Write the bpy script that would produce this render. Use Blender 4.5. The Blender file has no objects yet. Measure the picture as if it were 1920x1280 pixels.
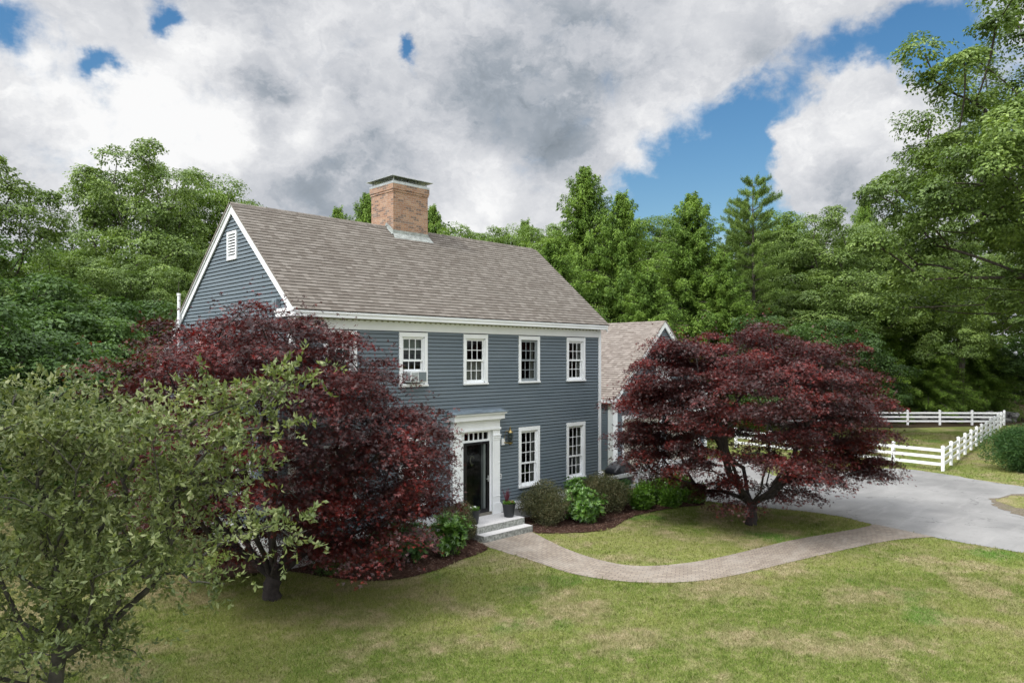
import bpy, math, random
import numpy as np
from mathutils import Vector, Matrix
C = bpy.context.scene
COL = C.collection
R = math.radians
# ------------------------------------------------------------------ camera
CAM = np.array([-8.379, -16.169, 5.07]); YAW = R(45.601); F = 1353.8; V0 = 672.74
cam = bpy.data.objects.new('camera', bpy.data.cameras.new('camera')); COL.objects.link(cam)
cam.location = CAM.tolist(); cam.rotation_euler = (R(90), 0, YAW - R(90))
cam.data.lens = F / 1920 * 36; cam.data.sensor_width = 36
cam.data.shift_y = 32.74 / 1920; cam.data.clip_end = 2000; cam.data.clip_start = 0.1
C.camera = cam
C.view_settings.view_transform = 'Standard'; C.view_settings.look = 'None'
C.view_settings.exposure = 0.1; C.view_settings.gamma = 1
C.cycles.max_bounces = 7; C.cycles.transparent_max_bounces = 12
C.cycles.diffuse_bounces = 4; C.cycles.glossy_bounces = 3; C.cycles.sample_clamp_indirect = 4
C.cycles.use_denoising = True
_c, _s = math.cos(YAW), math.sin(YAW)
def ray(u, v):                       # direction of a survey sight line (used to site things on the ground)
    t = (u - 960) / F
    return np.array([_c + t * _s, _s - t * _c, -(v - V0) / F])
def gnd(u, v, z=0.0):
    r = ray(u, v); k = (z - CAM[2]) / r[2]
    return (CAM[0] + k * r[0], CAM[1] + k * r[1])
def at(u, v, d):
    r = ray(u, v); return CAM + r * d
# ------------------------------------------------------------------ node helpers
class NT:
    def __init__(s, nt): s.nt = nt; s.n = nt.nodes; s.l = nt.links
    def add(s, t, **k):
        n = s.n.new(t)
        for a, b in k.items(): setattr(n, a, b)
        return n
    def put(s, sock, v):
        if isinstance(v, bpy.types.NodeSocket): s.l.new(v, sock)
        elif v is not None: sock.default_value = v
    def m(s, op, a, b=None, c=None, clamp=False):
        n = s.add('ShaderNodeMath', operation=op, use_clamp=clamp)
        for i, x in enumerate((a, b, c)): s.put(n.inputs[i], x)
        return n.outputs[0]
    def vm(s, op, a, b=None, out=0, scale=None):
        n = s.add('ShaderNodeVectorMath', operation=op)
        s.put(n.inputs[0], a); s.put(n.inputs[1], b)
        if scale is not None: s.put(n.inputs['Scale'], scale)
        return n.outputs[out]
    def noise(s, vec, scale, detail=3, rough=.5, out='Fac', dist=0):
        n = s.add('ShaderNodeTexNoise'); s.put(n.inputs['Vector'], vec)
        n.inputs['Scale'].default_value = scale; n.inputs['Detail'].default_value = detail
        n.inputs['Roughness'].default_value = rough; n.inputs['Distortion'].default_value = dist
        return n.outputs[out]
    def step(s, x, a, b, lo=0., hi=1.):
        n = s.add('ShaderNodeMapRange', interpolation_type='SMOOTHSTEP')
        s.put(n.inputs[0], x)
        for i, q in enumerate((a, b, lo, hi)): s.put(n.inputs[i + 1], q)
        return n.outputs[0]
    def mix(s, f, a, b):
        n = s.add('ShaderNodeMix', data_type='RGBA'); s.put(n.inputs[0], f)
        s.put(n.inputs[6], c4(a)); s.put(n.inputs[7], c4(b)); return n.outputs[2]
def c4(v):
    return v if isinstance(v, bpy.types.NodeSocket) else (*v[:3], 1)
def newmat(name):
    m = bpy.data.materials.new(name); m.use_nodes = True
    t = NT(m.node_tree); b = t.n['Principled BSDF']; return m, t, b
def simple(name, col, rough=.6, metal=0, var=.12, scale=4, spec=.5, bump=0, bscale=60):
    m, t, b = newmat(name)
    tc = t.add('ShaderNodeTexCoord').outputs['Object']
    n = t.noise(tc, scale, 5, .6)
    f = t.step(n, .3, .7)
    t.put(b.inputs['Base Color'], t.mix(f, [x * (1 - var) for x in col], [min(1, x * (1 + var)) for x in col]))
    b.inputs['Roughness'].default_value = rough; b.inputs['Metallic'].default_value = metal
    b.inputs['Specular IOR Level'].default_value = spec
    if bump:
        bn = t.add('ShaderNodeBump'); bn.inputs['Strength'].default_value = bump; bn.inputs['Distance'].default_value = .01
        t.put(bn.inputs['Height'], t.noise(tc, bscale, 4, .6)); t.put(b.inputs['Normal'], bn.outputs[0])
    return m
# ------------------------------------------------------------------ world: blue sky seen through broken cloud
SUN_EL, SUN_AZ = 50, 173     # azimuth measured like atan2: direction TO the sun = (cos, sin)
SUN_DIR = Vector((math.cos(R(SUN_EL)) * math.cos(R(SUN_AZ)), math.cos(R(SUN_EL)) * math.sin(R(SUN_AZ)), math.sin(R(SUN_EL))))
def build_world():
    w = bpy.data.worlds.new('World'); C.world = w; w.use_nodes = True
    t = NT(w.node_tree); t.n.clear()
    D = t.add('ShaderNodeTexCoord').outputs['Generated']
    sky = t.add('ShaderNodeTexSky', sky_type='NISHITA'); sky.sun_disc = False
    sky.sun_elevation = R(SUN_EL); sky.sun_rotation = math.atan2(SUN_DIR.x, SUN_DIR.y)
    sky.air_density = 1.3; sky.dust_density = .3; sky.ozone_density = 2.5
    hs = t.add('ShaderNodeHueSaturation'); hs.inputs['Saturation'].default_value = 1.32
    t.put(hs.inputs['Color'], sky.outputs[0])
    bg1 = t.add('ShaderNodeBackground'); t.put(bg1.inputs[0], hs.outputs[0]); bg1.inputs[1].default_value = .105
    st = t.vm('MULTIPLY', D, (1, 1, 1.35))
    w1 = t.vm('SUBTRACT', t.noise(st, 3.2, 3, .5, 'Color'), (.5, .5, .5))
    w2 = t.vm('SUBTRACT', t.noise(st, 13, 5, .62, 'Color'), (.5, .5, .5))
    Dw = t.vm('ADD', t.vm('ADD', D, t.vm('SCALE', w1, scale=.10)), t.vm('SCALE', w2, scale=.085))
    Dw = t.vm('NORMALIZE', Dw)
    Ds = t.vm('NORMALIZE', t.vm('ADD', t.vm('ADD', D, t.vm('SCALE', w1, scale=.12)), t.vm('SCALE', w2, scale=.03)))
    def blobs(vec, lst):
        acc = None
        for (u, v, r, a) in lst:
            b = ray(u, v); b = b / np.linalg.norm(b); sg = r / F
            dt = t.vm('DOT_PRODUCT', vec, tuple(b), out=1)
            e = t.m('MULTIPLY', t.m('EXPONENT', t.m('MULTIPLY', t.m('SUBTRACT', dt, 1.0), 1 / sg ** 2)), a)
            acc = e if acc is None else t.m('ADD', acc, e)
        return acc
    gaps = blobs(Dw, [(1310, 330, 62, 1.1), (1395, 310, 60, .9), (1390, 215, 42, .8), (1500, 175, 48, .8),
                      (1460, 240, 50, .6), (1600, 85, 50, .9), (1690, 70, 48, .9), (1760, 70, 50, .8), (1900, 150, 90, .5), (1240, 390, 60, 1.1), (1440, 395, 60, 1.0),
                      (1690, 360, 36, .9), (185, 98, 20, 1.1), (8, 40, 34, 1.05), (305, 8, 19, 1.0),
                      (782, 102, 15, 1.1), (1560, 90, 50, .5), (1220, 400, 50, .5)])
    solid = blobs(Dw, [(1590, 230, 62, 1.25), (1650, 170, 50, .8), (1545, 300, 55, 1.1), (1640, 290, 62, 1.0), (1520, 380, 50, .7),
                       (1180, 310, 50, .35), (1450, 10, 90, .6), (1620, 0, 60, .5), (1480, 310, 40, .5), (1430, 350, 26, .35), (1365, 320, 24, .55), (1330, 350, 22, .5), (1480, 235, 28, .5), (1590, 390, 30, .5)])
    fine = t.noise(st, 6, 8, .56, dist=.25); wisp = t.noise(t.vm('ADD', t.vm('MULTIPLY', D, (1, 1, .8)), (2, 6, 1)), 7, 9, .66, dist=1.2); mid_ = t.noise(t.vm('ADD', st, (9, 4, 2)), 17, 8, .6, dist=.5)
    big = t.noise(t.vm('ADD', st, (3.1, 1.7, .4)), 4.2, 4, .5)
    cov = t.m('ADD', t.m('SUBTRACT', 1.06, gaps), solid)
    cov = t.m('ADD', cov, t.m('MULTIPLY', t.m('SUBTRACT', fine, .5), .55))
    # beyond the framed part of the sky the layer is broken at random
    cov = t.m('ADD', cov, t.m('MULTIPLY', t.m('SUBTRACT', mid_, .5), .95))
    cov = t.m('ADD', cov, t.m('MULTIPLY', t.m('SUBTRACT', wisp, .5), 1.15))
    mask = t.step(cov, .12, .95)
    # cloud radiance
    dark = blobs(Ds, [(1010, 205, 85, .22), (1095, 275, 60, .18), (890, 150, 55, .11), (475, 165, 42, .24), (685, 225, 50, .22), (620, 350, 50, .13),
                      (725, 330, 55, .13), (560, 350, 60, .08), (990, 60, 90, .08), (1570, 345, 40, .16), (1630, 345, 45, .16), (1490, 120, 60, .16),
                      (830, 270, 90, .06), (90, 370, 60, .08), (1130, 130, 60, .08)])
    lite = blobs(Ds, [(60, 180, 110, .17), (200, 250, 100, .15), (330, 60, 90, .10), (280, 320, 90, .08), (320, 120, 60, .10), (430, 235, 36, .30), (545, 245, 34, .22), (880, 360, 85, .22), (640, 350, 22, .2), (590, 130, 60, .12), (560, 380, 20, .14), (1190, 290, 55, .18), (1590, 190, 60, .16), (1530, 270, 45, .10),
                      (1040, 120, 45, .10), (1300, 90, 90, .10), (960, 340, 60, .12), (1320, 345, 40, .1), (700, 20, 120, .08)])
    up = t.add('ShaderNodeSeparateXYZ'); t.put(up.inputs[0], D)
    pw = t.vm('ADD', st, t.vm('SCALE', w2, scale=.12))
    p1 = t.step(t.noise(t.vm('ADD', pw, (1.3, 8.2, 2.2)), 5.5, 7, .58), .43, .59)
    p2 = t.step(t.noise(t.vm('ADD', pw, (4.3, 2.2, 7.2)), 12, 7, .6), .42, .60)
    p3 = t.step(t.noise(t.vm('ADD', pw, (6.3, 1.2, 3.2)), 26, 6, .6), .44, .6)
    puff = t.m('ADD', t.m('ADD', t.m('MULTIPLY', t.m('SUBTRACT', p1, .5), .15), t.m('MULTIPLY', t.m('SUBTRACT', p2, .5), .085)), t.m('MULTIPLY', t.m('SUBTRACT', p3, .5), .035))
    b = t.m('ADD', t.m('ADD', .63, puff), t.m('MULTIPLY', t.m('SUBTRACT', fine, .5), .55))
    b = t.m('ADD', b, t.m('MULTIPLY', t.m('SUBTRACT', mid_, .5), .22))
    b = t.m('ADD', b, t.m('MULTIPLY', t.m('SUBTRACT', big, .5), .3))
    b = t.m('SUBTRACT', t.m('ADD', b, lite), dark)
    b = t.m('MINIMUM', t.m('MAXIMUM', b, .16), .90)
    colr = t.add('ShaderNodeValToRGB'); t.put(colr.inputs[0], b)
    cr = colr.color_ramp; cr.elements[0].position = .18; cr.elements[0].color = (.20, .235, .27, 1)
    cr.elements[1].position = .92; cr.elements[1].color = (.92, .92, .92, 1)
    for p, cc in ((.36, (.33, .37, .42)), (.52, (.53, .55, .59)), (.70, (.70, .71, .735))):
        e = cr.elements.new(p); e.color = (*cc, 1)
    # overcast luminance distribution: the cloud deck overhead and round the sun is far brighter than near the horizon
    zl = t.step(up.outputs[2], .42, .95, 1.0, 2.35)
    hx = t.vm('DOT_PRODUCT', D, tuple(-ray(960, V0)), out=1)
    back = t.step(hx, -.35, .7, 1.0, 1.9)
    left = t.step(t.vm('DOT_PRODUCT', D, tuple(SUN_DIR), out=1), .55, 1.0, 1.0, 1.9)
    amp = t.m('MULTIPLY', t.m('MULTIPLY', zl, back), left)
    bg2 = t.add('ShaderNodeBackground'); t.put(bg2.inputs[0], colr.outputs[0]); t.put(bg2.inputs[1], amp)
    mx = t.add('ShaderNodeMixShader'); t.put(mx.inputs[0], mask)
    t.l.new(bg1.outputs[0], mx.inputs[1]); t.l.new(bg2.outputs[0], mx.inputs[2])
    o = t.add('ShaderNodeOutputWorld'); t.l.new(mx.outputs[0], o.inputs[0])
build_world()
sl = bpy.data.lights.new('sun', 'SUN'); sl.energy = 2.6; sl.angle = R(7); sl.color = (1, .965, .91)
sun = bpy.data.objects.new('sun', sl); COL.objects.link(sun)
sun.rotation_euler = SUN_DIR.to_track_quat('Z', 'Y').to_euler()
# ------------------------------------------------------------------ object helpers
def link(name, me, parent=None, label=None, cat=None, group=None, kind=None, loc=None):
    o = bpy.data.objects.new(name, me); COL.objects.link(o)
    if parent is not None: o.parent = parent
    if label: o['label'] = label
    if cat: o['category'] = cat
    if group: o['group'] = group
    if kind: o['kind'] = kind
    if loc is not None: o.location = [float(q) for q in loc]
    return o
def thing(name, label, cat, loc=(0, 0, 0), rz=0, group=None):
    o = link(name, None, None, label, cat, group, None, loc); o.rotation_euler = (0, 0, rz); return o
class MB:
    def __init__(s, T=None): s.v = []; s.f = []; s.uv = {}; s.T = T
    def av(s, pts):
        b = len(s.v)
        for p in pts: s.v.append(s.T(*p) if s.T else tuple(p))
        return b
    def quad(s, a, b, c, d, uv=None):
        i = s.av((a, b, c, d)); s.f.append((i, i + 1, i + 2, i + 3))
        if uv: s.uv[len(s.f) - 1] = uv
    def poly(s, pts, uv=None):
        i = s.av(pts); s.f.append(tuple(range(i, i + len(pts))))
        if uv: s.uv[len(s.f) - 1] = uv
    def box(s, x0, x1, y0, y1, z0, z1):
        i = s.av([(x0, y0, z0), (x1, y0, z0), (x1, y1, z0), (x0, y1, z0), (x0, y0, z1), (x1, y0, z1), (x1, y1, z1), (x0, y1, z1)])
        s.f += [(i, i+3, i+2, i+1), (i+4, i+5, i+6, i+7), (i, i+1, i+5, i+4), (i+1, i+2, i+6, i+5), (i+2, i+3, i+7, i+6), (i+3, i, i+4, i+7)]
    def prism(s, pts, off):          # closed polygon extruded by vector off
        n = len(pts); i = s.av(pts); j = s.av([tuple(p[k] + off[k] for k in range(3)) for p in pts])
        s.f.append(tuple(range(i, i + n))); s.f.append(tuple(range(j + n - 1, j - 1, -1)))
        for k in range(n): s.f.append((i + k, j + k, j + (k + 1) % n, i + (k + 1) % n))
    def tube(s, pts, rad, n=8, caps=True):
        pts = [Vector(p) for p in pts]; rings = []
        rad = rad if hasattr(rad, '__len__') else [rad] * len(pts)
        for k, p in enumerate(pts):
            d = (pts[min(k + 1, len(pts) - 1)] - pts[max(k - 1, 0)]).normalized()
            a = d.orthogonal().normalized() if k == 0 else (a - d * a.dot(d)).normalized()
            b = d.cross(a)
            rings.append(s.av([tuple(p + (a * math.cos(q * 2 * math.pi / n) + b * math.sin(q * 2 * math.pi / n)) * rad[k]) for q in range(n)]))
        for k in range(len(pts) - 1):
            for q in range(n): s.f.append((rings[k] + q, rings[k] + (q + 1) % n, rings[k + 1] + (q + 1) % n, rings[k + 1] + q))
        if caps:
            s.f.append(tuple(rings[0] + q for q in range(n - 1, -1, -1))); s.f.append(tuple(rings[-1] + q for q in range(n)))
    def lathe(s, cx, cy, prof, n=24):
        rs = [s.av([(cx + r * math.cos(q * 2 * math.pi / n), cy + r * math.sin(q * 2 * math.pi / n), z) for q in range(n)]) for r, z in prof]
        for k in range(len(rs) - 1):
            for q in range(n): s.f.append((rs[k] + q, rs[k] + (q + 1) % n, rs[k + 1] + (q + 1) % n, rs[k + 1] + q))
    def mesh(s, name, mat, smooth=False):
        me = bpy.data.meshes.new(name); me.from_pydata(s.v, [], s.f)
        if s.uv:
            ul = me.uv_layers.new(name='UVMap')
            for fi, uv in s.uv.items():
                for k, li in enumerate(me.polygons[fi].loop_indices): ul.data[li].uv = uv[k]
        if mat: me.materials.append(mat)
        if smooth:
            me.polygons.foreach_set('use_smooth', [True] * len(me.polygons))
        me.update(); return me
    def obj(s, name, mat, parent=None, label=None, cat=None, group=None, kind=None, smooth=False, bevel=0):
        o = link(name, s.mesh(name, mat, smooth), parent, label, cat, group, kind)
        if bevel:
            md = o.modifiers.new('bevel', 'BEVEL'); md.width = bevel; md.segments = 2; md.limit_method = 'ANGLE'
        return o
def fast_mesh(name, V, T, mat, smooth=False):
    """V (n,3) float, T (m,k) int"""
    V = np.ascontiguousarray(V, np.float32); T = np.ascontiguousarray(T, np.int32); m, k = T.shape
    me = bpy.data.meshes.new(name); me.vertices.add(len(V)); me.vertices.foreach_set('co', V.ravel())
    me.loops.add(m * k); me.loops.foreach_set('vertex_index', T.ravel())
    me.polygons.add(m); me.polygons.foreach_set('loop_start', np.arange(0, m * k, k, dtype=np.int32))
    if smooth: me.polygons.foreach_set('use_smooth', np.ones(m, bool))
    if mat: me.materials.append(mat)
    me.update(calc_edges=True); return me
# ------------------------------------------------------------------ materials
WHITE = simple('white_paint', (.80, .82, .82), .45, var=.04, scale=1.5, bump=.05)
VINYL = simple('white_vinyl', (.84, .85, .86), .35, var=.03)
GREYSASH = simple('grey_sash', (.25, .28, .29), .5, var=.05)
BLACK = simple('black_paint', (.012, .012, .014), .25, var=.2)
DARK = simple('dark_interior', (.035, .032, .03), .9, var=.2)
METAL = simple('galvanised', (.50, .53, .52), .4, .6, var=.15, scale=6)
LEAD = simple('lead_flashing', (.30, .32, .30), .55, .2, var=.3, scale=7)
BRASS = simple('brass', (.38, .29, .12), .45, 1, var=.2)
SLATE = simple('entry_roof_lead', (.16, .20, .23), .5, 0, var=.35, scale=5)
CURTAIN = simple('curtain_fabric', (.50, .49, .46), .9, var=.08)
BLIND = simple('blind_fabric', (.40, .44, .36), .9, var=.08)
ACW = simple('aircon_plastic', (.72, .74, .73), .4, var=.04)
GRANITE = simple('granite', (.25, .26, .235), .85, var=.45, scale=14, bump=.5, bscale=40)
GRANTOP = simple('granite_tread', (.50, .49, .48), .8, var=.12, scale=30, bump=.15)
POTM = simple('black_planter', (.016, .019, .022), .5, var=.15)
COVER = simple('black_vinyl_cover', (.018, .019, .022), .34, var=.2, bump=.8, bscale=4)
CONC = simple('foundation_concrete', (.42, .42, .41), .9, var=.12, scale=5, bump=.3)
GDOOR = simple('garage_door_tan', (.46, .43, .36), .6, var=.05)
BARK = simple('bark', (.075, .062, .052), .95, var=.4, scale=9, bump=.9, bscale=18)
BARKG = simple('grey_bark', (.06, .055, .048), .95, var=.4, scale=7, bump=.9, bscale=14)
BARKD = simple('dark_bark', (.035, .028, .026), .95, var=.4, scale=9, bump=.8, bscale=20)
TURQ = simple('turquoise_rubber', (.06, .42, .40), .5, var=.1)
STONE = simple('fieldstone', (.12, .12, .11), .95, var=.5, scale=1.6, bump=.8, bscale=12)
SOIL = simple('soil', (.05, .035, .025), .95, var=.3)
def siding_mat():
    m, t, b = newmat('blue_grey_clapboard')
    ob = t.add('ShaderNodeTexCoord').outputs['Object']
    iso = t.add('ShaderNodeNewGeometry').outputs['Random Per Island']
    n = t.noise(t.vm('MULTIPLY', ob, (.5, .5, 1.5)), 1.2, 4, .6)
    col = t.mix(t.step(n, .3, .7), (.105, .137, .160), (.130, .163, .185))
    col = t.mix(t.m('MULTIPLY', iso, .22), col, (.145, .178, .198))
    t.put(b.inputs['Base Color'], col); b.inputs['Roughness'].default_value = .55
    return m
SIDING = siding_mat()
def shingle_mat(name, cols, flip=False):
    m, t, b = newmat(name)
    uv = t.add('ShaderNodeUVMap').outputs[0]
    sp = t.add('ShaderNodeSeparateXYZ'); t.put(sp.inputs[0], uv)
    U, V = sp.outputs[0], sp.outputs[1]
    EX = .142
    row = t.m('FLOOR', t.m('DIVIDE', V, EX)); fv = t.m('FRACT', t.m('DIVIDE', V, EX))
    ro = t.add('ShaderNodeTexWhiteNoise', noise_dimensions='1D'); t.put(ro.inputs['W'], row)
    uo = t.m('ADD', U, t.m('MULTIPLY', ro.outputs[0], 3.7))
    # dimensional tabs of uneven width
    wob = t.m('MULTIPLY', t.m('SINE', t.m('MULTIPLY', uo, 7.3)), .06)
    cell = t.m('FLOOR', t.m('DIVIDE', t.m('ADD', uo, wob), .19))
    cb = t.add('ShaderNodeCombineXYZ'); t.put(cb.inputs[0], cell); t.put(cb.inputs[1], row)
    wn = t.add('ShaderNodeTexWhiteNoise', noise_dimensions='2D'); t.put(wn.inputs[0], cb.outputs[0])
    rnd = wn.outputs[0]
    raised = t.m('GREATER_THAN', rnd, .45)
    cr = t.add('ShaderNodeValToRGB'); cr.color_ramp.elements[0].color = (*cols[0], 1); cr.color_ramp.elements[1].color = (*cols[3], 1)
    for p, k in ((.4, 1), (.7, 2)):
        e = cr.color_ramp.elements.new(p); e.color = (*cols[k], 1)
    sep = t.add('ShaderNodeSeparateColor'); t.put(sep.inputs[0], wn.outputs['Color'])
    t.put(cr.inputs[0], sep.outputs[1])
    big = t.noise(uv, .55, 4, .6); grain = t.noise(uv, 60, 2, .7)
    col = t.mix(t.m('MULTIPLY', t.step(big, .35, .7), .35), cr.outputs[0], cols[4])
    # shadow line painted into the colour along each course butt, stronger on raised tabs
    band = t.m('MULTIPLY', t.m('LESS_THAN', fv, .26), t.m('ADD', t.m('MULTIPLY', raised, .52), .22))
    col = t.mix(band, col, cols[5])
    col = t.mix(t.m('MULTIPLY', t.m('SUBTRACT', grain, .35), .5, clamp=True), col, cols[4])
    t.put(b.inputs['Base Color'], col); b.inputs['Roughness'].default_value = .92
    b.inputs['Specular IOR Level'].default_value = .2
    h = t.m('ADD', t.m('MULTIPLY', raised, .5), t.m('MULTIPLY', t.m('SUBTRACT', 1, fv), .6))
    bn = t.add('ShaderNodeBump'); bn.inputs['Strength'].default_value = .8; bn.inputs['Distance'].default_value = .012
    t.put(bn.inputs['Height'], h); t.put(b.inputs['Normal'], bn.outputs[0])
    return m
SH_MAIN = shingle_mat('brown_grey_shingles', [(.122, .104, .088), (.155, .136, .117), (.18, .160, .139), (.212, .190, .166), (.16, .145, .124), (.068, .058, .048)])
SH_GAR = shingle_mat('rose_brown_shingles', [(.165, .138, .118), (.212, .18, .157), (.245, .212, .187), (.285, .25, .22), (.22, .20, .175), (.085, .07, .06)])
def brick_mat():
    m, t, b = newmat('chimney_brick')
    uv = t.add('ShaderNodeUVMap').outputs[0]
    br = t.add('ShaderNodeTexBrick'); t.put(br.inputs['Vector'], uv)
    br.inputs['Scale'].default_value = 1; br.inputs['Brick Width'].default_value = .205; br.inputs['Row Height'].default_value = .068
    br.inputs['Mortar Size'].default_value = .007; br.inputs['Mortar Smooth'].default_value = .3; br.offset = .5
    br.inputs['Color1'].default_value = (.27, .14, .082, 1); br.inputs['Color2'].default_value = (.39, .235, .145, 1)
    br.inputs['Mortar'].default_value = (.36, .30, .25, 1); br.inputs['Bias'].default_value = 0
    sp = t.add('ShaderNodeSeparateXYZ'); t.put(sp.inputs[0], uv)
    row = t.m('FLOOR', t.m('DIVIDE', sp.outputs[1], .068))
    odd = t.m('MULTIPLY', t.m('MODULO', row, 2), .5)
    cell = t.m('FLOOR', t.m('ADD', t.m('DIVIDE', sp.outputs[0], .205), odd))
    cb = t.add('ShaderNodeCombineXYZ'); t.put(cb.inputs[0], cell); t.put(cb.inputs[1], row)
    wn = t.add('ShaderNodeTexWhiteNoise', noise_dimensions='2D'); t.put(wn.inputs[0], cb.outputs[0])
    inv = t.m('SUBTRACT', 1, br.outputs['Fac'])
    dk = t.m('MULTIPLY', t.m('GREATER_THAN', wn.outputs[0], .80), inv)
    col = t.mix(t.m('MULTIPLY', dk, .75), br.outputs['Color'], (.12, .085, .07))
    n = t.noise(uv, 3, 5, .7)
    col = t.mix(t.m('MULTIPLY', t.step(n, .45, .75), .4), col, (.42, .35, .29))
    t.put(b.inputs['Base Color'], col); b.inputs['Roughness'].default_value = .9
    bn = t.add('ShaderNodeBump'); bn.inputs['Strength'].default_value = .7; bn.inputs['Distance'].default_value = .008; bn.invert = True
    t.put(bn.inputs['Height'], br.outputs['Fac']); t.put(b.inputs['Normal'], bn.outputs[0])
    return m
BRICK = brick_mat()
def glass_mat():
    m = bpy.data.materials.new('window_glass'); m.use_nodes = True; t = NT(m.node_tree); t.n.clear()
    tr = t.add('ShaderNodeBsdfTransparent'); tr.inputs[0].default_value = (.50, .53, .52, 1)
    gl = t.add('ShaderNodeBsdfGlossy'); gl.inputs['Roughness'].default_value = .02; gl.inputs[0].default_value = (.9, .95, .95, 1)
    fr = t.add('ShaderNodeFresnel'); fr.inputs[0].default_value = 1.5
    tc = t.add('ShaderNodeTexCoord').outputs['Object']
    bn = t.add('ShaderNodeBump'); bn.inputs['Strength'].default_value = .12; bn.inputs['Distance'].default_value = .02
    t.put(bn.inputs['Height'], t.noise(tc, 1.7, 2, .5)); t.put(gl.inputs['Normal'], bn.outputs[0])
    mx = t.add('ShaderNodeMixShader'); t.put(mx.inputs[0], t.m('MULTIPLY', fr.outputs[0], .6)); t.l.new(tr.outputs[0], mx.inputs[1]); t.l.new(gl.outputs[0], mx.inputs[2])
    o = t.add('ShaderNodeOutputMaterial'); t.l.new(mx.outputs[0], o.inputs[0]); return m
GLASS = glass_mat()
def leaf_mat(name, cols, trans=.35, rough=.45, spec=.4, clump=.55, cscale=.9, back=None):
    """cols: dark, mid, light real leaf tints; clump noise mixes whole boughs, island random mixes leaves"""
    m = bpy.data.materials.new(name); m.use_nodes = True; t = NT(m.node_tree); t.n.clear()
    geo = t.add('ShaderNodeNewGeometry'); tc = t.add('ShaderNodeTexCoord').outputs['Object']
    n = t.noise(tc, cscale, 3, .6)
    f = t.m('ADD', t.m('MULTIPLY', geo.outputs['Random Per Island'], 1 - clump), t.m('MULTIPLY', t.step(n, .3, .7), clump))
    cr = t.add('ShaderNodeValToRGB'); t.put(cr.inputs[0], f)
    els = cr.color_ramp.elements; els[0].color = (*cols[0], 1); els[0].position = .1; els[1].color = (*cols[-1], 1); els[1].position = .92
    for i, cc in enumerate(cols[1:-1]):
        e = els.new(.1 + .82 * (i + 1) / (len(cols) - 1)); e.color = (*cc, 1)
    pb = t.add('ShaderNodeBsdfPrincipled'); t.put(pb.inputs['Base Color'], cr.outputs[0]); pb.inputs['Roughness'].default_value = rough
    pb.inputs['Specular IOR Level'].default_value = spec
    tl = t.add('ShaderNodeBsdfTranslucent'); sc = t.add('ShaderNodeMix', data_type='RGBA', blend_type='MULTIPLY'); sc.inputs[0].default_value = 1
    t.put(sc.inputs[6], cr.outputs[0]); sc.inputs[7].default_value = (*(back or (1.3, 1.35, .7)), 1); t.put(tl.inputs[0], sc.outputs[2])
    mx = t.add('ShaderNodeMixShader'); mx.inputs[0].default_value = trans
    t.l.new(pb.outputs[0], mx.inputs[1]); t.l.new(tl.outputs[0], mx.inputs[2])
    o = t.add('ShaderNodeOutputMaterial'); t.l.new(mx.outputs[0], o.inputs[0]); return m
L_MAPLE = leaf_mat('red_maple_leaves', [(.020, .0085, .0085), (.036, .012, .011), (.074, .015, .0125), (.19, .021, .016)], .25, .42, .5, .45, .75, (2.0, .7, .6))
L_CRAB = leaf_mat('crab_leaves', [(.065, .092, .030), (.125, .16, .055), (.20, .24, .088), (.35, .37, .19)], .3, .5, .4, .4, 1.2)
L_OAK = leaf_mat('oak_leaves', [(.065, .11, .026), (.115, .18, .042), (.17, .25, .06), (.25, .34, .085)], .25, .45, .35, .5, .35)
L_OAK2 = leaf_mat('light_leaves', [(.075, .125, .025), (.12, .195, .036), (.17, .26, .048), (.24, .34, .07)], .28, .5, .35, .5, .4)
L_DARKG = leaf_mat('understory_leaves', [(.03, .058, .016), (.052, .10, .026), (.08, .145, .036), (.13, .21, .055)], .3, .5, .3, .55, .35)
L_HEM = leaf_mat('hemlock_needles', [(.06, .115, .02), (.11, .19, .032), (.17, .27, .045), (.26, .38, .07)], .25, .6, .25, .5, .5)
L_PINE = leaf_mat('pine_needles', [(.08, .135, .038), (.14, .215, .055), (.20, .29, .075), (.27, .37, .11)], .25, .6, .25, .5, .5)
L_RHODO = leaf_mat('rhododendron_leaves', [(.03, .075, .012), (.06, .14, .02), (.10, .21, .028), (.19, .31, .055)], .25, .3, .6, .4, 2.5)
L_BARB = leaf_mat('dark_shrub_leaves', [(.036, .044, .02), (.07, .08, .036), (.11, .11, .05), (.17, .145, .075)], .2, .5, .3, .4, 2.5)
L_YEW = leaf_mat('yew_needles', [(.02, .055, .015), (.04, .095, .025), (.06, .13, .035), (.12, .2, .05)], .25, .5, .3, .5, 1.5)
L_HOSTA = leaf_mat('perennial_leaves', [(.04, .10, .015), (.08, .17, .02), (.12, .24, .03), (.17, .31, .05)], .3, .35, .5, .4, 2)
L_SPIKE = leaf_mat('purple_spike_leaves', [(.05, .012, .02), (.10, .02, .035), (.15, .03, .05)], .2, .4, .4)
L_PETALW = simple('white_petals', (.82, .82, .78), .6, var=.05)
L_PETALR = simple('red_petals', (.55, .09, .07), .6, var=.2)
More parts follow.
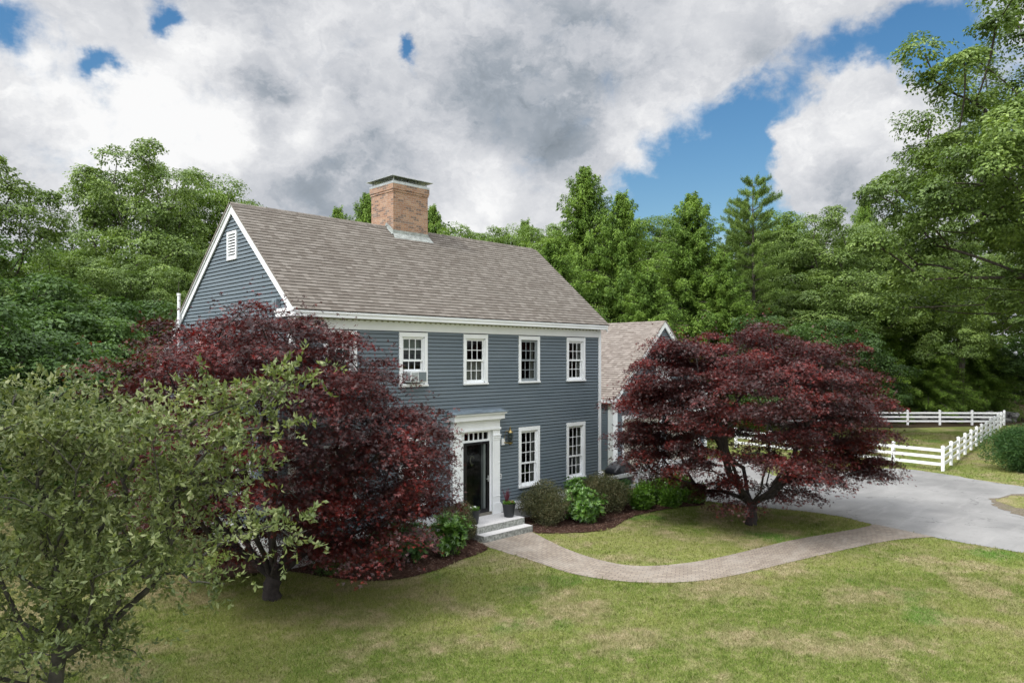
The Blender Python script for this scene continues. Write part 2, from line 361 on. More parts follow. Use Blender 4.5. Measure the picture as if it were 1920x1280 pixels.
# ------------------------------------------------------------------ ground materials
def lawn_cols(t, P):
    n1 = t.noise(P, .16, 4, .55); n2 = t.noise(t.vm('ADD', P, (31, 7, 0)), .55, 5, .62); n3 = t.noise(t.vm('ADD', P, (5, 51, 0)), 2.6, 5, .68)
    green = t.mix(t.step(n3, .3, .7), (.125, .175, .034), (.20, .25, .055))
    green = t.mix(t.step(n1, .42, .62), green, (.25, .27, .08))
    dry = t.mix(t.step(n3, .35, .65), (.26, .235, .11), (.37, .315, .18))
    n5 = t.noise(t.vm('ADD', P, (15, 3, 0)), .33, 3, .5); green = t.mix(t.m('MULTIPLY', t.step(n5, .58, .68), .7), green, (.085, .20, .03))
    f = t.m('ADD', t.m('MULTIPLY', t.step(n2, .46, .62), .85), t.m('MULTIPLY', t.step(n3, .48, .68), .45), clamp=True)
    return t.mix(f, green, dry)
def lawn_mat():
    m, t, b = newmat('lawn')
    P = t.add('ShaderNodeNewGeometry').outputs['Position']
    col = lawn_cols(t, P)
    g = t.noise(P, 28, 4, .75)
    col = t.mix(t.m('MULTIPLY', t.step(g, .42, .62), .55), col, (.055, .065, .022))
    t.put(b.inputs['Base Color'], col); b.inputs['Roughness'].default_value = 1; b.inputs['Specular IOR Level'].default_value = .1
    bn = t.add('ShaderNodeBump'); bn.inputs['Strength'].default_value = .9; bn.inputs['Distance'].default_value = .04
    t.put(bn.inputs['Height'], g); t.put(b.inputs['Normal'], bn.outputs[0]); return m
def blade_mat():
    m = bpy.data.materials.new('grass_blades'); m.use_nodes = True; t = NT(m.node_tree); t.n.clear()
    geo = t.add('ShaderNodeNewGeometry'); P = geo.outputs['Position']
    col = lawn_cols(t, P)
    rnd = geo.outputs['Random Per Island']
    col = t.mix(t.m('MULTIPLY', t.m('GREATER_THAN', rnd, .80), .6), col, (.38, .33, .19))
    col = t.mix(t.m('MULTIPLY', t.m('LESS_THAN', rnd, .25), .5), col, (.06, .11, .02))
    d = t.add('ShaderNodeBsdfDiffuse'); t.put(d.inputs[0], col); tl = t.add('ShaderNodeBsdfTranslucent'); t.put(tl.inputs[0], col)
    mx = t.add('ShaderNodeMixShader'); mx.inputs[0].default_value = .35; t.l.new(d.outputs[0], mx.inputs[1]); t.l.new(tl.outputs[0], mx.inputs[2])
    o = t.add('ShaderNodeOutputMaterial'); t.l.new(mx.outputs[0], o.inputs[0]); return m
def asphalt_mat():
    m, t, b = newmat('worn_asphalt')
    P = t.add('ShaderNodeNewGeometry').outputs['Position']
    n1 = t.noise(P, .35, 5, .6); n2 = t.noise(P, 45, 3, .8); n3 = t.noise(t.vm('MULTIPLY', P, (.25, 1.6, 1)), 1.2, 5, .65)
    col = t.mix(t.step(n1, .3, .7), (.165, .163, .158), (.27, .265, .255))
    col = t.mix(t.m('MULTIPLY', t.step(n3, .5, .8), .5), col, (.36, .35, .335))
    col = t.mix(t.m('MULTIPLY', t.step(n2, .4, .75), .45), col, (.16, .16, .165))
    sk = t.noise(t.vm('MULTIPLY', P, (.12, .9, 1)), 2.5, 6, .7); col = t.mix(t.m('MULTIPLY', t.step(sk, .5, .7), .35), col, (.19, .188, .18))
    n4 = t.noise(t.vm('ADD', P, (3, 9, 0)), 2.2, 6, .7); col = t.mix(t.m('MULTIPLY', t.step(n4, .55, .72), .45), col, (.12, .118, .112))
    ck = t.add('ShaderNodeTexVoronoi', feature='DISTANCE_TO_EDGE'); ck.inputs['Scale'].default_value = .45
    t.put(ck.inputs['Vector'], t.vm('ADD', P, t.vm('SCALE', t.noise(P, 1.4, 4, .6, 'Color'), scale=1.1)))
    crk = t.m('MULTIPLY', t.m('LESS_THAN', ck.outputs[0], .010), t.step(t.noise(P, .8, 2), .5, .6))
    col = t.mix(t.m('MULTIPLY', crk, .6), col, (.07, .07, .07))
    t.put(b.inputs['Base Color'], col); b.inputs['Roughness'].default_value = .93
    bn = t.add('ShaderNodeBump'); bn.inputs['Strength'].default_value = .4; bn.inputs['Distance'].default_value = .01
    t.put(bn.inputs['Height'], n2); t.put(b.inputs['Normal'], bn.outputs[0]); return m
def paver_mat():
    m, t, b = newmat('clay_pavers')
    uv = t.add('ShaderNodeUVMap').outputs[0]
    br = t.add('ShaderNodeTexBrick'); t.put(br.inputs['Vector'], uv); br.inputs['Scale'].default_value = 1
    br.inputs['Brick Width'].default_value = .21; br.inputs['Row Height'].default_value = .11; br.inputs['Mortar Size'].default_value = .010
    br.inputs['Mortar Smooth'].default_value = .3
    br.inputs['Color1'].default_value = (.215, .175, .138, 1); br.inputs['Color2'].default_value = (.30, .25, .20, 1); br.inputs['Mortar'].default_value = (.12, .105, .085, 1)
    n = t.noise(uv, 1.1, 5, .65); g = t.noise(uv, 30, 3, .7)
    col = t.mix(t.m('MULTIPLY', t.step(n, .4, .7), .45), br.outputs['Color'], (.34, .31, .265))
    col = t.mix(t.m('MULTIPLY', t.step(g, .45, .8), .35), col, (.17, .14, .11))
    t.put(b.inputs['Base Color'], col); b.inputs['Roughness'].default_value = .92
    bn = t.add('ShaderNodeBump'); bn.inputs['Strength'].default_value = .6; bn.inputs['Distance'].default_value = .008; bn.invert = True
    t.put(bn.inputs['Height'], br.outputs['Fac']); t.put(b.inputs['Normal'], bn.outputs[0]); return m
def mulch_mat(name='bark_mulch', a=(.035, .019, .014), b_=(.085, .043, .030), lit=(.16, .10, .075)):
    m, t, b = newmat(name)
    P = t.add('ShaderNodeNewGeometry').outputs['Position']
    n = t.noise(P, 24, 5, .8); n2 = t.noise(P, 1.3, 4, .6)
    col = t.mix(t.step(n, .35, .65), a, b_); col = t.mix(t.m('MULTIPLY', t.step(n2, .5, .75), .35), col, lit)
    t.put(b.inputs['Base Color'], col); b.inputs['Roughness'].default_value = 1; b.inputs['Specular IOR Level'].default_value = .1
    bn = t.add('ShaderNodeBump'); bn.inputs['Strength'].default_value = 1; bn.inputs['Distance'].default_value = .04
    t.put(bn.inputs['Height'], n); t.put(b.inputs['Normal'], bn.outputs[0]); return m
LAWN = lawn_mat(); BLADE = blade_mat(); ASPH = asphalt_mat(); PAVER = paver_mat(); MULCH = mulch_mat()
LITTER = mulch_mat('forest_litter', (.03, .022, .014), (.07, .05, .03), (.05, .07, .02))
GRAVEL = mulch_mat('gravel_edge', (.10, .085, .06), (.26, .22, .17), (.16, .18, .07))
# ------------------------------------------------------------------ ground
def sheet(name, pts, z, mat, uv=None):
    b = MB(); b.poly([(x, y, z) for x, y in pts]); o = b.obj(name, mat, kind='structure'); return o
def smooth_poly(pts, n=6, closed=True):
    P = [np.array(p, float) for p in pts]; out = []
    N = len(P)
    for i in range(N if closed else N - 1):
        p0 = P[(i - 1) % N] if closed or i > 0 else P[i]; p1 = P[i]; p2 = P[(i + 1) % N]; p3 = P[(i + 2) % N] if closed or i + 2 < N else P[(i + 1) % N]
        for k in range(n):
            s_ = k / n; out.append(tuple(.5 * ((2 * p1) + (-p0 + p2) * s_ + (2 * p0 - 5 * p1 + 4 * p2 - p3) * s_ ** 2 + (-p0 + 3 * p1 - 3 * p2 + p3) * s_ ** 3)))
    if not closed: out.append(tuple(P[-1]))
    return out
rng = np.random.default_rng(7); random.seed(7)
def rag(pts, amp, step=.22, seed=1):
    rg = np.random.default_rng(seed); out = []; n = len(pts)
    for i in range(n):
        a, c = np.array(pts[i]), np.array(pts[(i + 1) % n]); L = np.linalg.norm(c - a); k = max(1, min(60, int(L / step)))
        for q in range(k):
            p = a + (c - a) * q / k; out.append(tuple(p + rg.normal(0, amp, 2)))
    return out
sheet('ground', [(-400, -400), (600, -400), (600, 600), (-400, 600)], 0, LAWN)
DRIVE_UV = [(2400, 1120), (2100, 1070), (1960, 1044), (1830, 1021), (1745, 1006), (1690, 994), (1640, 984), (1580, 969), (1520, 960), (1450, 953), (1380, 946), (1320, 938), (1262, 925)]
DRIVE = [gnd(*p) for p in DRIVE_UV] + [(16.0, -.6), (16.9, 3.0), (25.2, 3.0), (26.0, 1.2), gnd(1450, 891), gnd(1560, 884), gnd(1650, 878), gnd(1705, 880), gnd(1765, 888), gnd(1850, 902), gnd(1960, 918), gnd(2100, 940), gnd(2400, 985)]
DRIVE_P = rag(smooth_poly(DRIVE, 5, False), .035)
sheet('driveway', DRIVE_P, .008, ASPH)
ISL = smooth_poly([gnd(1856, 944), gnd(1900, 927), gnd(1980, 930), gnd(2080, 955), gnd(2060, 1000), gnd(1930, 970)], 5)
ISG = smooth_poly([gnd(1868, 940), gnd(1905, 931), gnd(1980, 935), gnd(2060, 955), gnd(2040, 975), gnd(1935, 956)], 5)
ISL = rag(ISL, .06, .2, 3); ISG = rag(ISG, .12, .25, 4)
sheet('gravel_verge', ISL, .014, GRAVEL); sheet('grass_island', ISG, .019, LAWN)
inner = [gnd(*p) for p in ((995, 996), (1060, 1028), (1130, 1051), (1200, 1061), (1290, 1055), (1370, 1040), (1470, 1016), (1550, 1001), (1612, 990), (1640, 982.5))]
outer = [gnd(*p) for p in ((893, 1019), (1000, 1052), (1080, 1077), (1180, 1091), (1290, 1091), (1380, 1078), (1490, 1052), (1600, 1027), (1680, 1012), (1752, 1006.5))]
inner = smooth_poly(inner, 6, False); outer = smooth_poly(outer, 6, False)
b = MB(); L = 0; NW = 1
for i in range(len(inner) - 1):
    a0, a1, o0, o1 = [np.array(q) for q in (inner[i], inner[i + 1], outer[i], outer[i + 1])]
    dl = np.linalg.norm((a1 + o1) / 2 - (a0 + o0) / 2); w0 = np.linalg.norm(a0 - o0); w1 = np.linalg.norm(a1 - o1)
    b.quad((*o0, .012), (*o1, .012), (*a1, .012), (*a0, .012), uv=[(L, -w0 / 2), (L + dl, -w1 / 2), (L + dl, w1 / 2), (L, w0 / 2)]); L += dl
PATH_P = inner + outer[::-1]
b.obj('path', PAVER, kind='structure')
BED_L = smooth_poly([(4.95, .3), (4.9, -1.3), gnd(915, 1030), gnd(860, 1052), gnd(790, 1078), gnd(700, 1090), gnd(600, 1080), gnd(500, 1062), gnd(430, 1050), (-1.6, .3)], 4)
BED_R = smooth_poly([(6.9, .3), (6.9, -1.35), gnd(1010, 1000), gnd(1080, 999), gnd(1140, 993), gnd(1190, 968), gnd(1260, 953), gnd(1320, 945), gnd(1300, 925), (15.5, .2), (12, .6)], 4)
BED_L = rag(BED_L, .02, .15, 5); BED_R = rag(BED_R, .02, .15, 6)
sheet('mulch_bed', BED_L, .016, MULCH); sheet('mulch_bed', BED_R, .016, MULCH)
# wood chips on the beds
def inpoly(px, py, poly):
    poly = np.array(poly); x, y = poly[:, 0], poly[:, 1]; inside = np.zeros(len(px), bool); j = len(poly) - 1
    for i in range(len(poly)):
        c = ((y[i] > py) != (y[j] > py)) & (px < (x[j] - x[i]) * (py - y[i]) / (y[j] - y[i] + 1e-12) + x[i]); inside ^= c; j = i
    return inside
chv = []
for P_ in (BED_L, BED_R):
    A = np.array(P_); lo, hi = A.min(0), A.max(0); n = int((hi - lo).prod() * 420)
    px = rng.uniform(lo[0], hi[0], n); py = rng.uniform(lo[1], hi[1], n)
    q = inpoly(px, py, P_) & (py < -.02); chv.append(np.c_[px[q], py[q]])
chv = np.vstack(chv); n = len(chv); a = rng.uniform(0, 6.28, n); tl = rng.uniform(.012, .04, n); wd = rng.uniform(.005, .012, n); ti = rng.uniform(-.4, .4, n)
d = np.c_[np.cos(a), np.sin(a), ti] * tl[:, None]; e = np.c_[-np.sin(a), np.cos(a), rng.uniform(-.5, .5, n)] * wd[:, None]
cc = np.c_[chv, np.full(n, .026) + rng.uniform(0, .02, n)]
V = np.stack([cc - d - e, cc + d - e, cc + d + e, cc - d + e], 1).reshape(-1, 3)
CHIP = leaf_mat('bark_chips', [(.030, .017, .013), (.060, .032, .023), (.10, .058, .042), (.17, .12, .095)], 0, .9, .1, .2, 2)
link('bark_chips', fast_mesh('bark_chips', V, np.arange(4 * n).reshape(-1, 4), CHIP), kind='stuff', label='loose reddish brown bark chips covering the planting beds along the house', cat='bark mulch')
# forest floor beyond the fence and round the yard
FAR = [gnd(1905, 797), gnd(1711, 802), gnd(1500, 802), gnd(1330, 802), (30, 26), (8, 30), (-12, 26), (-30, 8), (-60, -60), (-380, -60), (-380, 560), (560, 560), (560, -60), (78, -40)]
sheet('forest_floor', FAR, .006, LITTER)
# ------------------------------------------------------------------ house
W = 11.83; EAVE = 6.27; FASB = 6.10; YR = 3.284; ZR = 9.293; YB = 9.95; SL_F = (ZR - EAVE) / (YR + .293); SL_B = .775
FRZ = 5.83; BASE = .62; MID = W / 2; S = 2.292
house = thing('colonial_house', 'two storey blue grey clapboard house with white trim, brown shingle roof and brick chimney', 'house', (0, 0, 0))
def face_front(y=0): return lambda a, o, z: (a, y - o, z)
def face_left(x=0): return lambda a, o, z: (x - o, a, z)
def siding(mb, u0f, u1f, z0, z1, opens, EX=.104, th=.026):
    n = int(round((z1 - z0) / EX)); EX = (z1 - z0) / n
    for k in range(n):
        a, c = z0 + k * EX, z0 + (k + 1) * EX; mid = (a + c) / 2
        L0, L1, R0, R1 = u0f(a), u0f(c), u1f(a), u1f(c)
        if R0 - L0 < .02: continue
        if R1 < L1: L1 = R1 = (L1 + R1) / 2
        cuts = sorted([(o[0], o[1]) for o in opens if o[2] < mid < o[3]])
        segs = []; cur = (L0, L1)
        for c0, c1 in cuts:
            segs.append((cur[0], cur[1], c0, c0)); cur = (c1, c1)
        segs.append((cur[0], cur[1], R0, R1))
        g = c - .024  # groove below each butt, shaped in to deepen the shadow line
        for l0, l1, r0, r1 in segs:
            if r0 - l0 < .01: continue
            t_ = (g - a) / (c - a); lg, rg = l0 + (l1 - l0) * t_, r0 + (r1 - r0) * t_
            # random butt joints
            js = [0, 1]
            if r0 - l0 > 2: js = [0, random.uniform(.2, .8), 1]
            for q in range(len(js) - 1):
                A0, A1 = l0 + (r0 - l0) * js[q], l0 + (r0 - l0) * js[q + 1]; G0, G1 = lg + (rg - lg) * js[q], lg + (rg - lg) * js[q + 1]; T0, T1 = l1 + (r1 - l1) * js[q], l1 + (r1 - l1) * js[q + 1]
                i = mb.av([(A0, 0, a), (A1, 0, a), (A0, th, a), (A1, th, a), (G0, .008, g), (G1, .008, g), (G0, -.022, g), (G1, -.022, g), (T0, -.022, c), (T1, -.022, c)])
                mb.f += [(i, i+1, i+3, i+2), (i+2, i+3, i+5, i+4), (i+4, i+5, i+7, i+6), (i+6, i+7, i+9, i+8)]
WW = .968
UP = [MID + k * S for k in (-2, -1, 0, 1, 2)]
UZ = (4.306, 5.80); LZ = (.986, 2.905)
LOWX = [MID + k * S for k in (-2, -1, 1, 2)]
op = [(x - WW / 2 + .03, x + WW / 2 - .03, UZ[0] + .03, UZ[1] + .1) for x in UP] + [(x - WW / 2 + .03, x + WW / 2 - .03, LZ[0] + .03, LZ[1] - .03) for x in LOWX] + [(4.95, 6.75, 0, 3.5)]
m = MB(face_front()); siding(m, lambda z: .1, lambda z: W - .1, BASE, FRZ + .02, op)
m.obj('front_wall', SIDING, house)
def rakeY_f(z): return max(0.0, (z - EAVE) / SL_F - .293 + .04) if z > EAVE - .1 else 0
def rakeY_b(z): return min(YB - .06, YR + (ZR - z) / SL_B)
m = MB(face_left())
GW = [(5.45, 4.40, 5.80, .92), (2.6, .99, 2.9, .92), (5.45, .99, 2.9, .92), (8.0, .99, 2.6, .92)]
opg = [(y - w / 2 + .03, y + w / 2 - .03, a + .03, c - .03) for y, a, c, w in GW] + [(3.31 - .24, 3.31 + .24, 7.82, 8.5)]
siding(m, lambda z: rakeY_f(z) if z > 6.35 else .1, rakeY_b, BASE, ZR - .28, opg)
m.obj('gable_wall', SIDING, house)
# plain inner shell so no daylight leaks through
m = MB(); m.box(.02, W - .02, YB - .02, YB, .35, 4.0)
m.poly([(W, 0, .35), (W, YB, .35), (W, YB, 3.95), (W, YR, ZR - .1), (W, 0, EAVE)]); m.obj('rear_wall', SIDING, house)
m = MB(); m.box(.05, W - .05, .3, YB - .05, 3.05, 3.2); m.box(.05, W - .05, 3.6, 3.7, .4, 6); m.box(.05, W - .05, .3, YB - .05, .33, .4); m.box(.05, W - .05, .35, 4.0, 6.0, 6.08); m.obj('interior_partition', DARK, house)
m = MB(); m.box(-.01, W + .01, -.012, YB, -.1, .36); m.obj('foundation', CONC, house)
# trim: corner boards, water table, frieze, cornice, soffit, rakes
def lprism(pts, z0, z1, par):
    m = MB(); m.prism([(x, y, z0) for x, y in pts], (0, 0, z1 - z0)); m.obj('corner_board', WHITE, par)
lprism([(-.032, -.034), (.11, -.034), (.11, 0), (0, 0), (0, .11), (-.032, .11)], .36, FASB - .02, house)
lprism([(W + .032, -.034), (W + .032, .11), (W, .11), (W, 0), (W - .11, 0), (W - .11, -.034)], .36, FASB - .02, house)
lprism([(-.032, YB - .12), (0, YB - .12), (0, YB), (-.032, YB)], .36, 3.9, house)
m = MB(); m.box(.11, 4.9, -.036, -.001, .36, BASE); m.box(6.8, W - .11, -.036, -.001, .36, BASE); m.box(-.036, -.001, .11, YB - .12, .36, BASE); m.obj('water_table', WHITE, house)
m = MB(); m.box(.11, W - .11, -.038, .0, FRZ, FASB); m.obj('frieze_board', WHITE, house)
m = MB(); m.box(-.03, W + .03, -.285, -.036, FASB - .0, FASB + .02); m.obj('soffit', WHITE, house)
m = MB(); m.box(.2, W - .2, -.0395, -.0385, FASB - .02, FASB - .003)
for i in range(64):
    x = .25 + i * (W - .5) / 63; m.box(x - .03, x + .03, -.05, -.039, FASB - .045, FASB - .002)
m.obj('soffit_vent', simple('vent_olive', (.33, .34, .24), .8), house)  # row of vent blocks in an olive grey tone
m = MB(); m.box(-.05, W + .05, -.32, -.285, FASB - .005, EAVE - .035); m.box(-.05, W + .05, -.345, -.32, EAVE - .085, EAVE - .03)
# cornice return on the gable
m.box(-.052, -.033, -.32, .62, FASB - .005, EAVE - .04); m.box(-.12, -.052, -.34, .66, EAVE - .06, EAVE + .03); m.box(-.10, -.052, -.33, .62, FASB - .005, EAVE - .06)
m.obj('cornice', WHITE, house, bevel=.006)
m = MB()
def rake(mb, x0, x1, ya, za, yb, zb, wd, drop=.0):
    mb.prism([(x0, ya, za - drop), (x0, yb, zb - drop), (x0, yb, zb - drop - wd), (x0, ya, za - drop - wd)], (x1 - x0, 0, 0))
yb_ = 10.1; zb_ = ZR - SL_B * (yb_ - YR)
for x0, x1 in ((-.07, -.034), (W + .034, W + .07)):
    rake(m, x0, x1, -.30, EAVE - .01, YR, ZR - .02, .24); rake(m, x0, x1, YR, ZR - .02, yb_, zb_ - .02, .22)
m.box(-.03, W + .03, yb_ - .03, yb_, zb_ - .2, zb_ - .03)
m.obj('rake_board', WHITE, house)
m = MB()
for x0, x1 in ((-.105, -.071),):
    rake(m, x0, x1, YR, ZR + .0, yb_, zb_ + .0, .05)
m.obj('rake_moulding', WHITE, house)
def roof_plane(mb, x0, x1, ya, za, yb, zb, n=(0, 1), th=.03, EX=.142):
    """courses of shingles as overlapping steps from eave a to ridge b"""
    L = math.hypot(yb - ya, zb - za); dy, dz = (yb - ya) / L, (zb - za) / L; ny, nz = (-dz, dy) if dy > 0 else (dz, -dy)
    k = int(L / EX) + 1
    for i in range(k):
        s0, s1 = i * EX, min((i + 1) * EX, L); q = .014
        y0, z0, y1, z1 = ya + dy * s0, za + dz * s0, ya + dy * s1, za + dz * s1
        sag = lambda x: 0.0
        mb.quad((x0, y0 + ny * (th + q), z0 + nz * (th + q)), (x1, y0 + ny * (th + q), z0 + nz * (th + q)), (x1, y1 + ny * th, z1 + nz * th), (x0, y1 + ny * th, z1 + nz * th),
                uv=[(x0, s0), (x1, s0), (x1, s1 - .001), (x0, s1 - .001)])
        mb.quad((x0, y0 + ny * (th - .0), z0 + nz * th), (x1, y0 + ny * th, z0 + nz * th), (x1, y0 + ny * (th + q), z0 + nz * (th + q)), (x0, y0 + ny * (th + q), z0 + nz * (th + q)), uv=[(x0, s0 + .01)] * 4)
    for x, sgn in ((x0, 1), (x1, -1)):
        mb.quad((x, ya, za), (x, yb, zb), (x, yb + ny * (th + .012), zb + nz * (th + .012)), (x, ya + ny * (th + .012), za + nz * (th + .012)), uv=[(0, .07)] * 4)
    mb.quad((x0, ya, za), (x1, ya, za), (x1, yb, zb), (x0, yb, zb), uv=[(0, .07)] * 4)
m = MB(); roof_plane(m, -.10, W + .10, -.335, EAVE - .035, YR, ZR); roof_plane(m, -.125, W + .10, yb_ + .03, zb_ - .02, YR, ZR)
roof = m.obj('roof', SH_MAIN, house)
m = MB()
for i in range(int((W + .2) / .18)):
    x = -.10 + i * .18
    for sg in (-1, 1):
        sl = SL_F if sg < 0 else SL_B
        m.quad((x, YR, ZR + .062), (x + .185, YR, ZR + .056), (x + .185, YR + sg * .13, ZR + .054 - .13 * sl), (x, YR + sg * .13, ZR + .060 - .13 * sl), uv=[(x, .1), (x + .18, .1), (x + .18, .2), (x, .2)])
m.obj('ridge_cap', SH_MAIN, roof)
# chimney
CX0, CX1, CY0, CY1, CZ = 5.04, 6.42, 2.95, 4.20, 10.70
chim = None
def brick_box(mb, x0, x1, y0, y1, z0, z1):
    mb.quad((x0, y0, z0), (x1, y0, z0), (x1, y0, z1), (x0, y0, z1), uv=[(x0, z0), (x1, z0), (x1, z1), (x0, z1)])
    mb.quad((x0, y1, z0), (x0, y0, z0), (x0, y0, z1), (x0, y1, z1), uv=[(y1 + .1, z0), (y0 + .1, z0), (y0 + .1, z1), (y1 + .1, z1)])
    mb.quad((x1, y0, z0), (x1, y1, z0), (x1, y1, z1), (x1, y0, z1), uv=[(y0, z0), (y1, z0), (y1, z1), (y0, z1)])
    mb.quad((x1, y1, z0), (x0, y1, z0), (x0, y1, z1), (x1, y1, z1), uv=[(x1, z0), (x0, z0), (x0, z1), (x1, z1)])
    mb.quad((x0, y0, z1), (x1, y0, z1), (x1, y1, z1), (x0, y1, z1), uv=[(x0, y0), (x1, y0), (x1, y1), (x0, y1)])
    mb.quad((x0, y1, z0), (x1, y1, z0), (x1, y0, z0), (x0, y0, z0), uv=[(x0, y0), (x1, y0), (x1, y1), (x0, y1)])
m = MB(); brick_box(m, CX0, CX1, CY0, CY1, 8.2, 10.43); brick_box(m, CX0 - .022, CX1 + .022, CY0 - .022, CY1 + .022, 10.43, 10.50); brick_box(m, CX0 - .04, CX1 + .04, CY0 - .04, CY1 + .04, 10.50, CZ - .02)
chim = m.obj('chimney', BRICK, house)
m = MB(); m.box(CX0 - .045, CX1 + .045, CY0 - .045, CY1 + .045, CZ - .02, CZ + .045)
m.box(CX0 + .02, CX1 - .02, CY0 + .02, CY1 - .02, CZ + .045, CZ + .09)
for x in (CX0 + .02, CX1 - .05):
    for y in (CY0 + .02, CY1 - .05): m.box(x, x + .03, y, y + .03, CZ + .09, CZ + .22)
for i in range(24):
    x = CX0 + .05 + i * (CX1 - CX0 - .1) / 23; m.box(x, x + .006, CY0 + .03, CY0 + .036, CZ + .09, CZ + .21)
    y = CY0 + .05 + i * (CY1 - CY0 - .1) / 23; m.box(CX0 + .03, CX0 + .036, y, y + .006, CZ + .09, CZ + .21)
m.obj('chimney_cap_frame', METAL, chim)
m = MB(); o_ = .13; zt = CZ + .21; mx_, my_ = (CX0 + CX1) / 2, (CY0 + CY1) / 2
cs = [(CX0 - o_, CY0 - o_), (CX1 + o_, CY0 - o_), (CX1 + o_, CY1 + o_), (CX0 - o_, CY1 + o_)]
for i in range(4):
    p, q = cs[i], cs[(i + 1) % 4]
    m.poly([(*p, zt), (*q, zt), (mx_, my_, zt + .12)]); m.quad((*p, zt - .02), (*q, zt - .02), (*q, zt), (*p, zt))
    m.poly([(*p, zt - .02), (*q, zt - .02), (mx_, my_, zt + .10)])
m.obj('chimney_cap_roof', METAL, chim)
def rz(y): return EAVE + (y + .293) * SL_F if y < YR else ZR - (y - YR) * SL_B
m = MB()
# front apron lying on the shingles, step flashing up the sides
e = .052
m.quad((CX0 - .08, CY0 - .19, rz(CY0 - .19) + e), (CX1 + .12, CY0 - .19, rz(CY0 - .19) + e), (CX1 + .04, CY0 - .012, rz(CY0) + e + .03), (CX0 - .02, CY0 - .012, rz(CY0) + e + .03))
m.quad((CX0 - .02, CY0 - .012, rz(CY0) + e + .02), (CX1 + .04, CY0 - .012, rz(CY0) + e + .02), (CX1 + .012, CY0 - .012, rz(CY0) + .19), (CX0 - .012, CY0 - .012, rz(CY0) + .19))
for x, sg in ((CX0, -1), (CX1, 1)):
    ys = [CY0 - .012, YR, CY1]
    for a, c in ((CY0 - .012, YR), (YR, CY1)):
        m.quad((x + sg * .012, a, rz(a) + .01), (x + sg * .012, c, rz(c) + .01), (x + sg * .012, c, rz(c) + .16), (x + sg * .012, a, rz(a) + .20))
        m.quad((x + sg * .012, a, rz(a) + e + .03), (x + sg * .012, c, rz(c) + e + .01), (x + sg * .10, c, rz(c) + e), (x + sg * .10, a - .05, rz(a) + e - .02))
m.obj('chimney_flashing', LEAD, chim)
# ------------------------------------------------------------------ windows
def window(T, cx, z0, z1, w, rt, rb, cols=3, label=None, sashm=None, parent=None, curt=None, lower_up=0, off=0.0):
    sm = sashm or WHITE
    def mb(): return MB(T)
    x0, x1 = cx - w / 2, cx + w / 2; cw = .105
    m = mb(); o = .042
    m.box(x0, x0 + cw, -.01, o, z0 + .055, z1 - .12); m.box(x1 - cw, x1, -.01, o, z0 + .055, z1 - .12)
    m.box(x0, x1, -.01, o + .003, z1 - .12, z1); m.box(x0 - .012, x1 + .012, -.01, o + .03, z0, z0 + .055)
    ow = m.obj('window', WHITE, parent, label=label, bevel=.003)
    a0, a1, b0, b1 = x0 + cw, x1 - cw, z0 + .055, z1 - .12
    m = mb()      # jamb liner
    m.box(a0 - .004, a0 + .03, -.12, .012, b0, b1); m.box(a1 - .03, a1 + .004, -.12, .012, b0, b1); m.box(a0, a1, -.12, .012, b1 - .03, b1 + .002); m.box(a0, a1, -.12, .012, b0 - .002, b0 + .03)
    m.obj('window_jamb', sm, ow)
    a0 += .03; a1 -= .03; b0 += .03; b1 -= .03
    tot = rt + rb; mid = b0 + (b1 - b0) * rb / tot
    def sash(za, zb, yo, rows, nm):
        m = mb(); fr = .042; br = .055
        m.box(a0, a0 + fr, yo - .03, yo, za, zb); m.box(a1 - fr, a1, yo - .03, yo, za, zb)
        m.box(a0 + fr, a1 - fr, yo - .03, yo, zb - fr, zb); m.box(a0 + fr, a1 - fr, yo - .03, yo, za, za + br)
        for i in range(1, cols):
            x = a0 + fr + (a1 - a0 - 2 * fr) * i / cols; m.box(x - .010, x + .010, yo - .026, yo - .004, za + br, zb - fr)
        for i in range(1, rows):
            z = za + br + (zb - fr - za - br) * i / rows; m.box(a0 + fr, a1 - fr, yo - .025, yo - .005, z - .010, z + .010)
        so = m.obj(nm, sm, ow)
        g = mb(); g.quad((a0 + fr, yo - .016, za + br), (a1 - fr, yo - .016, za + br), (a1 - fr, yo - .016, zb - fr), (a0 + fr, yo - .016, zb - fr)); g.obj('pane', GLASS, ow)
    sash(mid - .02, b1, -.02, rt, 'upper_sash'); sash(b0 + lower_up, mid + .02 + lower_up, -.055, rb, 'lower_sash')
    if curt == 'sheer':
        m = mb()
        n = 40
        zt, zb_ = mid + .02, b0
        for i in range(n):
            p, q = a0 + (a1 - a0) * i / n, a0 + (a1 - a0) * (i + 1) / n
            y = lambda x: -.13 - .02 * math.sin((x - a0) * 70)
            m.quad((p, y(p), zb_), (q, y(q), zb_), (q, y(q), zt), (p, y(p), zt))
        m.obj('curtain', CURTAIN, ow)
    if curt in ('side', 'sides'):
        m = mb()
        for (p0, p1) in (((a1 - .2, a1),) if curt == 'side' else ((a0, a0 + .13), (a1 - .13, a1))):
            for i in range(12):
                p, q = p0 + (p1 - p0) * i / 12, p0 + (p1 - p0) * (i + 1) / 12
                y = lambda x: -.14 - .025 * math.sin((x - a0) * 110)
                m.quad((p, y(p), b0), (q, y(q), b0), (q, y(q), b1), (p, y(p), b1))
        m.obj('curtain', CURTAIN, ow)
    if curt == 'blind':
        m = mb(); m.box(a0, a1, -.16, -.14, mid + .18, b1); m.obj('blind', BLIND, ow)
    return ow
ff = face_front()
window(ff, UP[0], *UZ, WW, 2, 2, parent=house, curt='sides')
window(ff, UP[1], *UZ, WW, 2, 2, parent=house, curt='blind', lower_up=.34, label='upper window with its lower sash raised over a white air conditioner')
window(ff, UP[2], *UZ, WW, 2, 2, parent=house, curt='sheer', label='upper window with white sheer curtains across its lower sash')
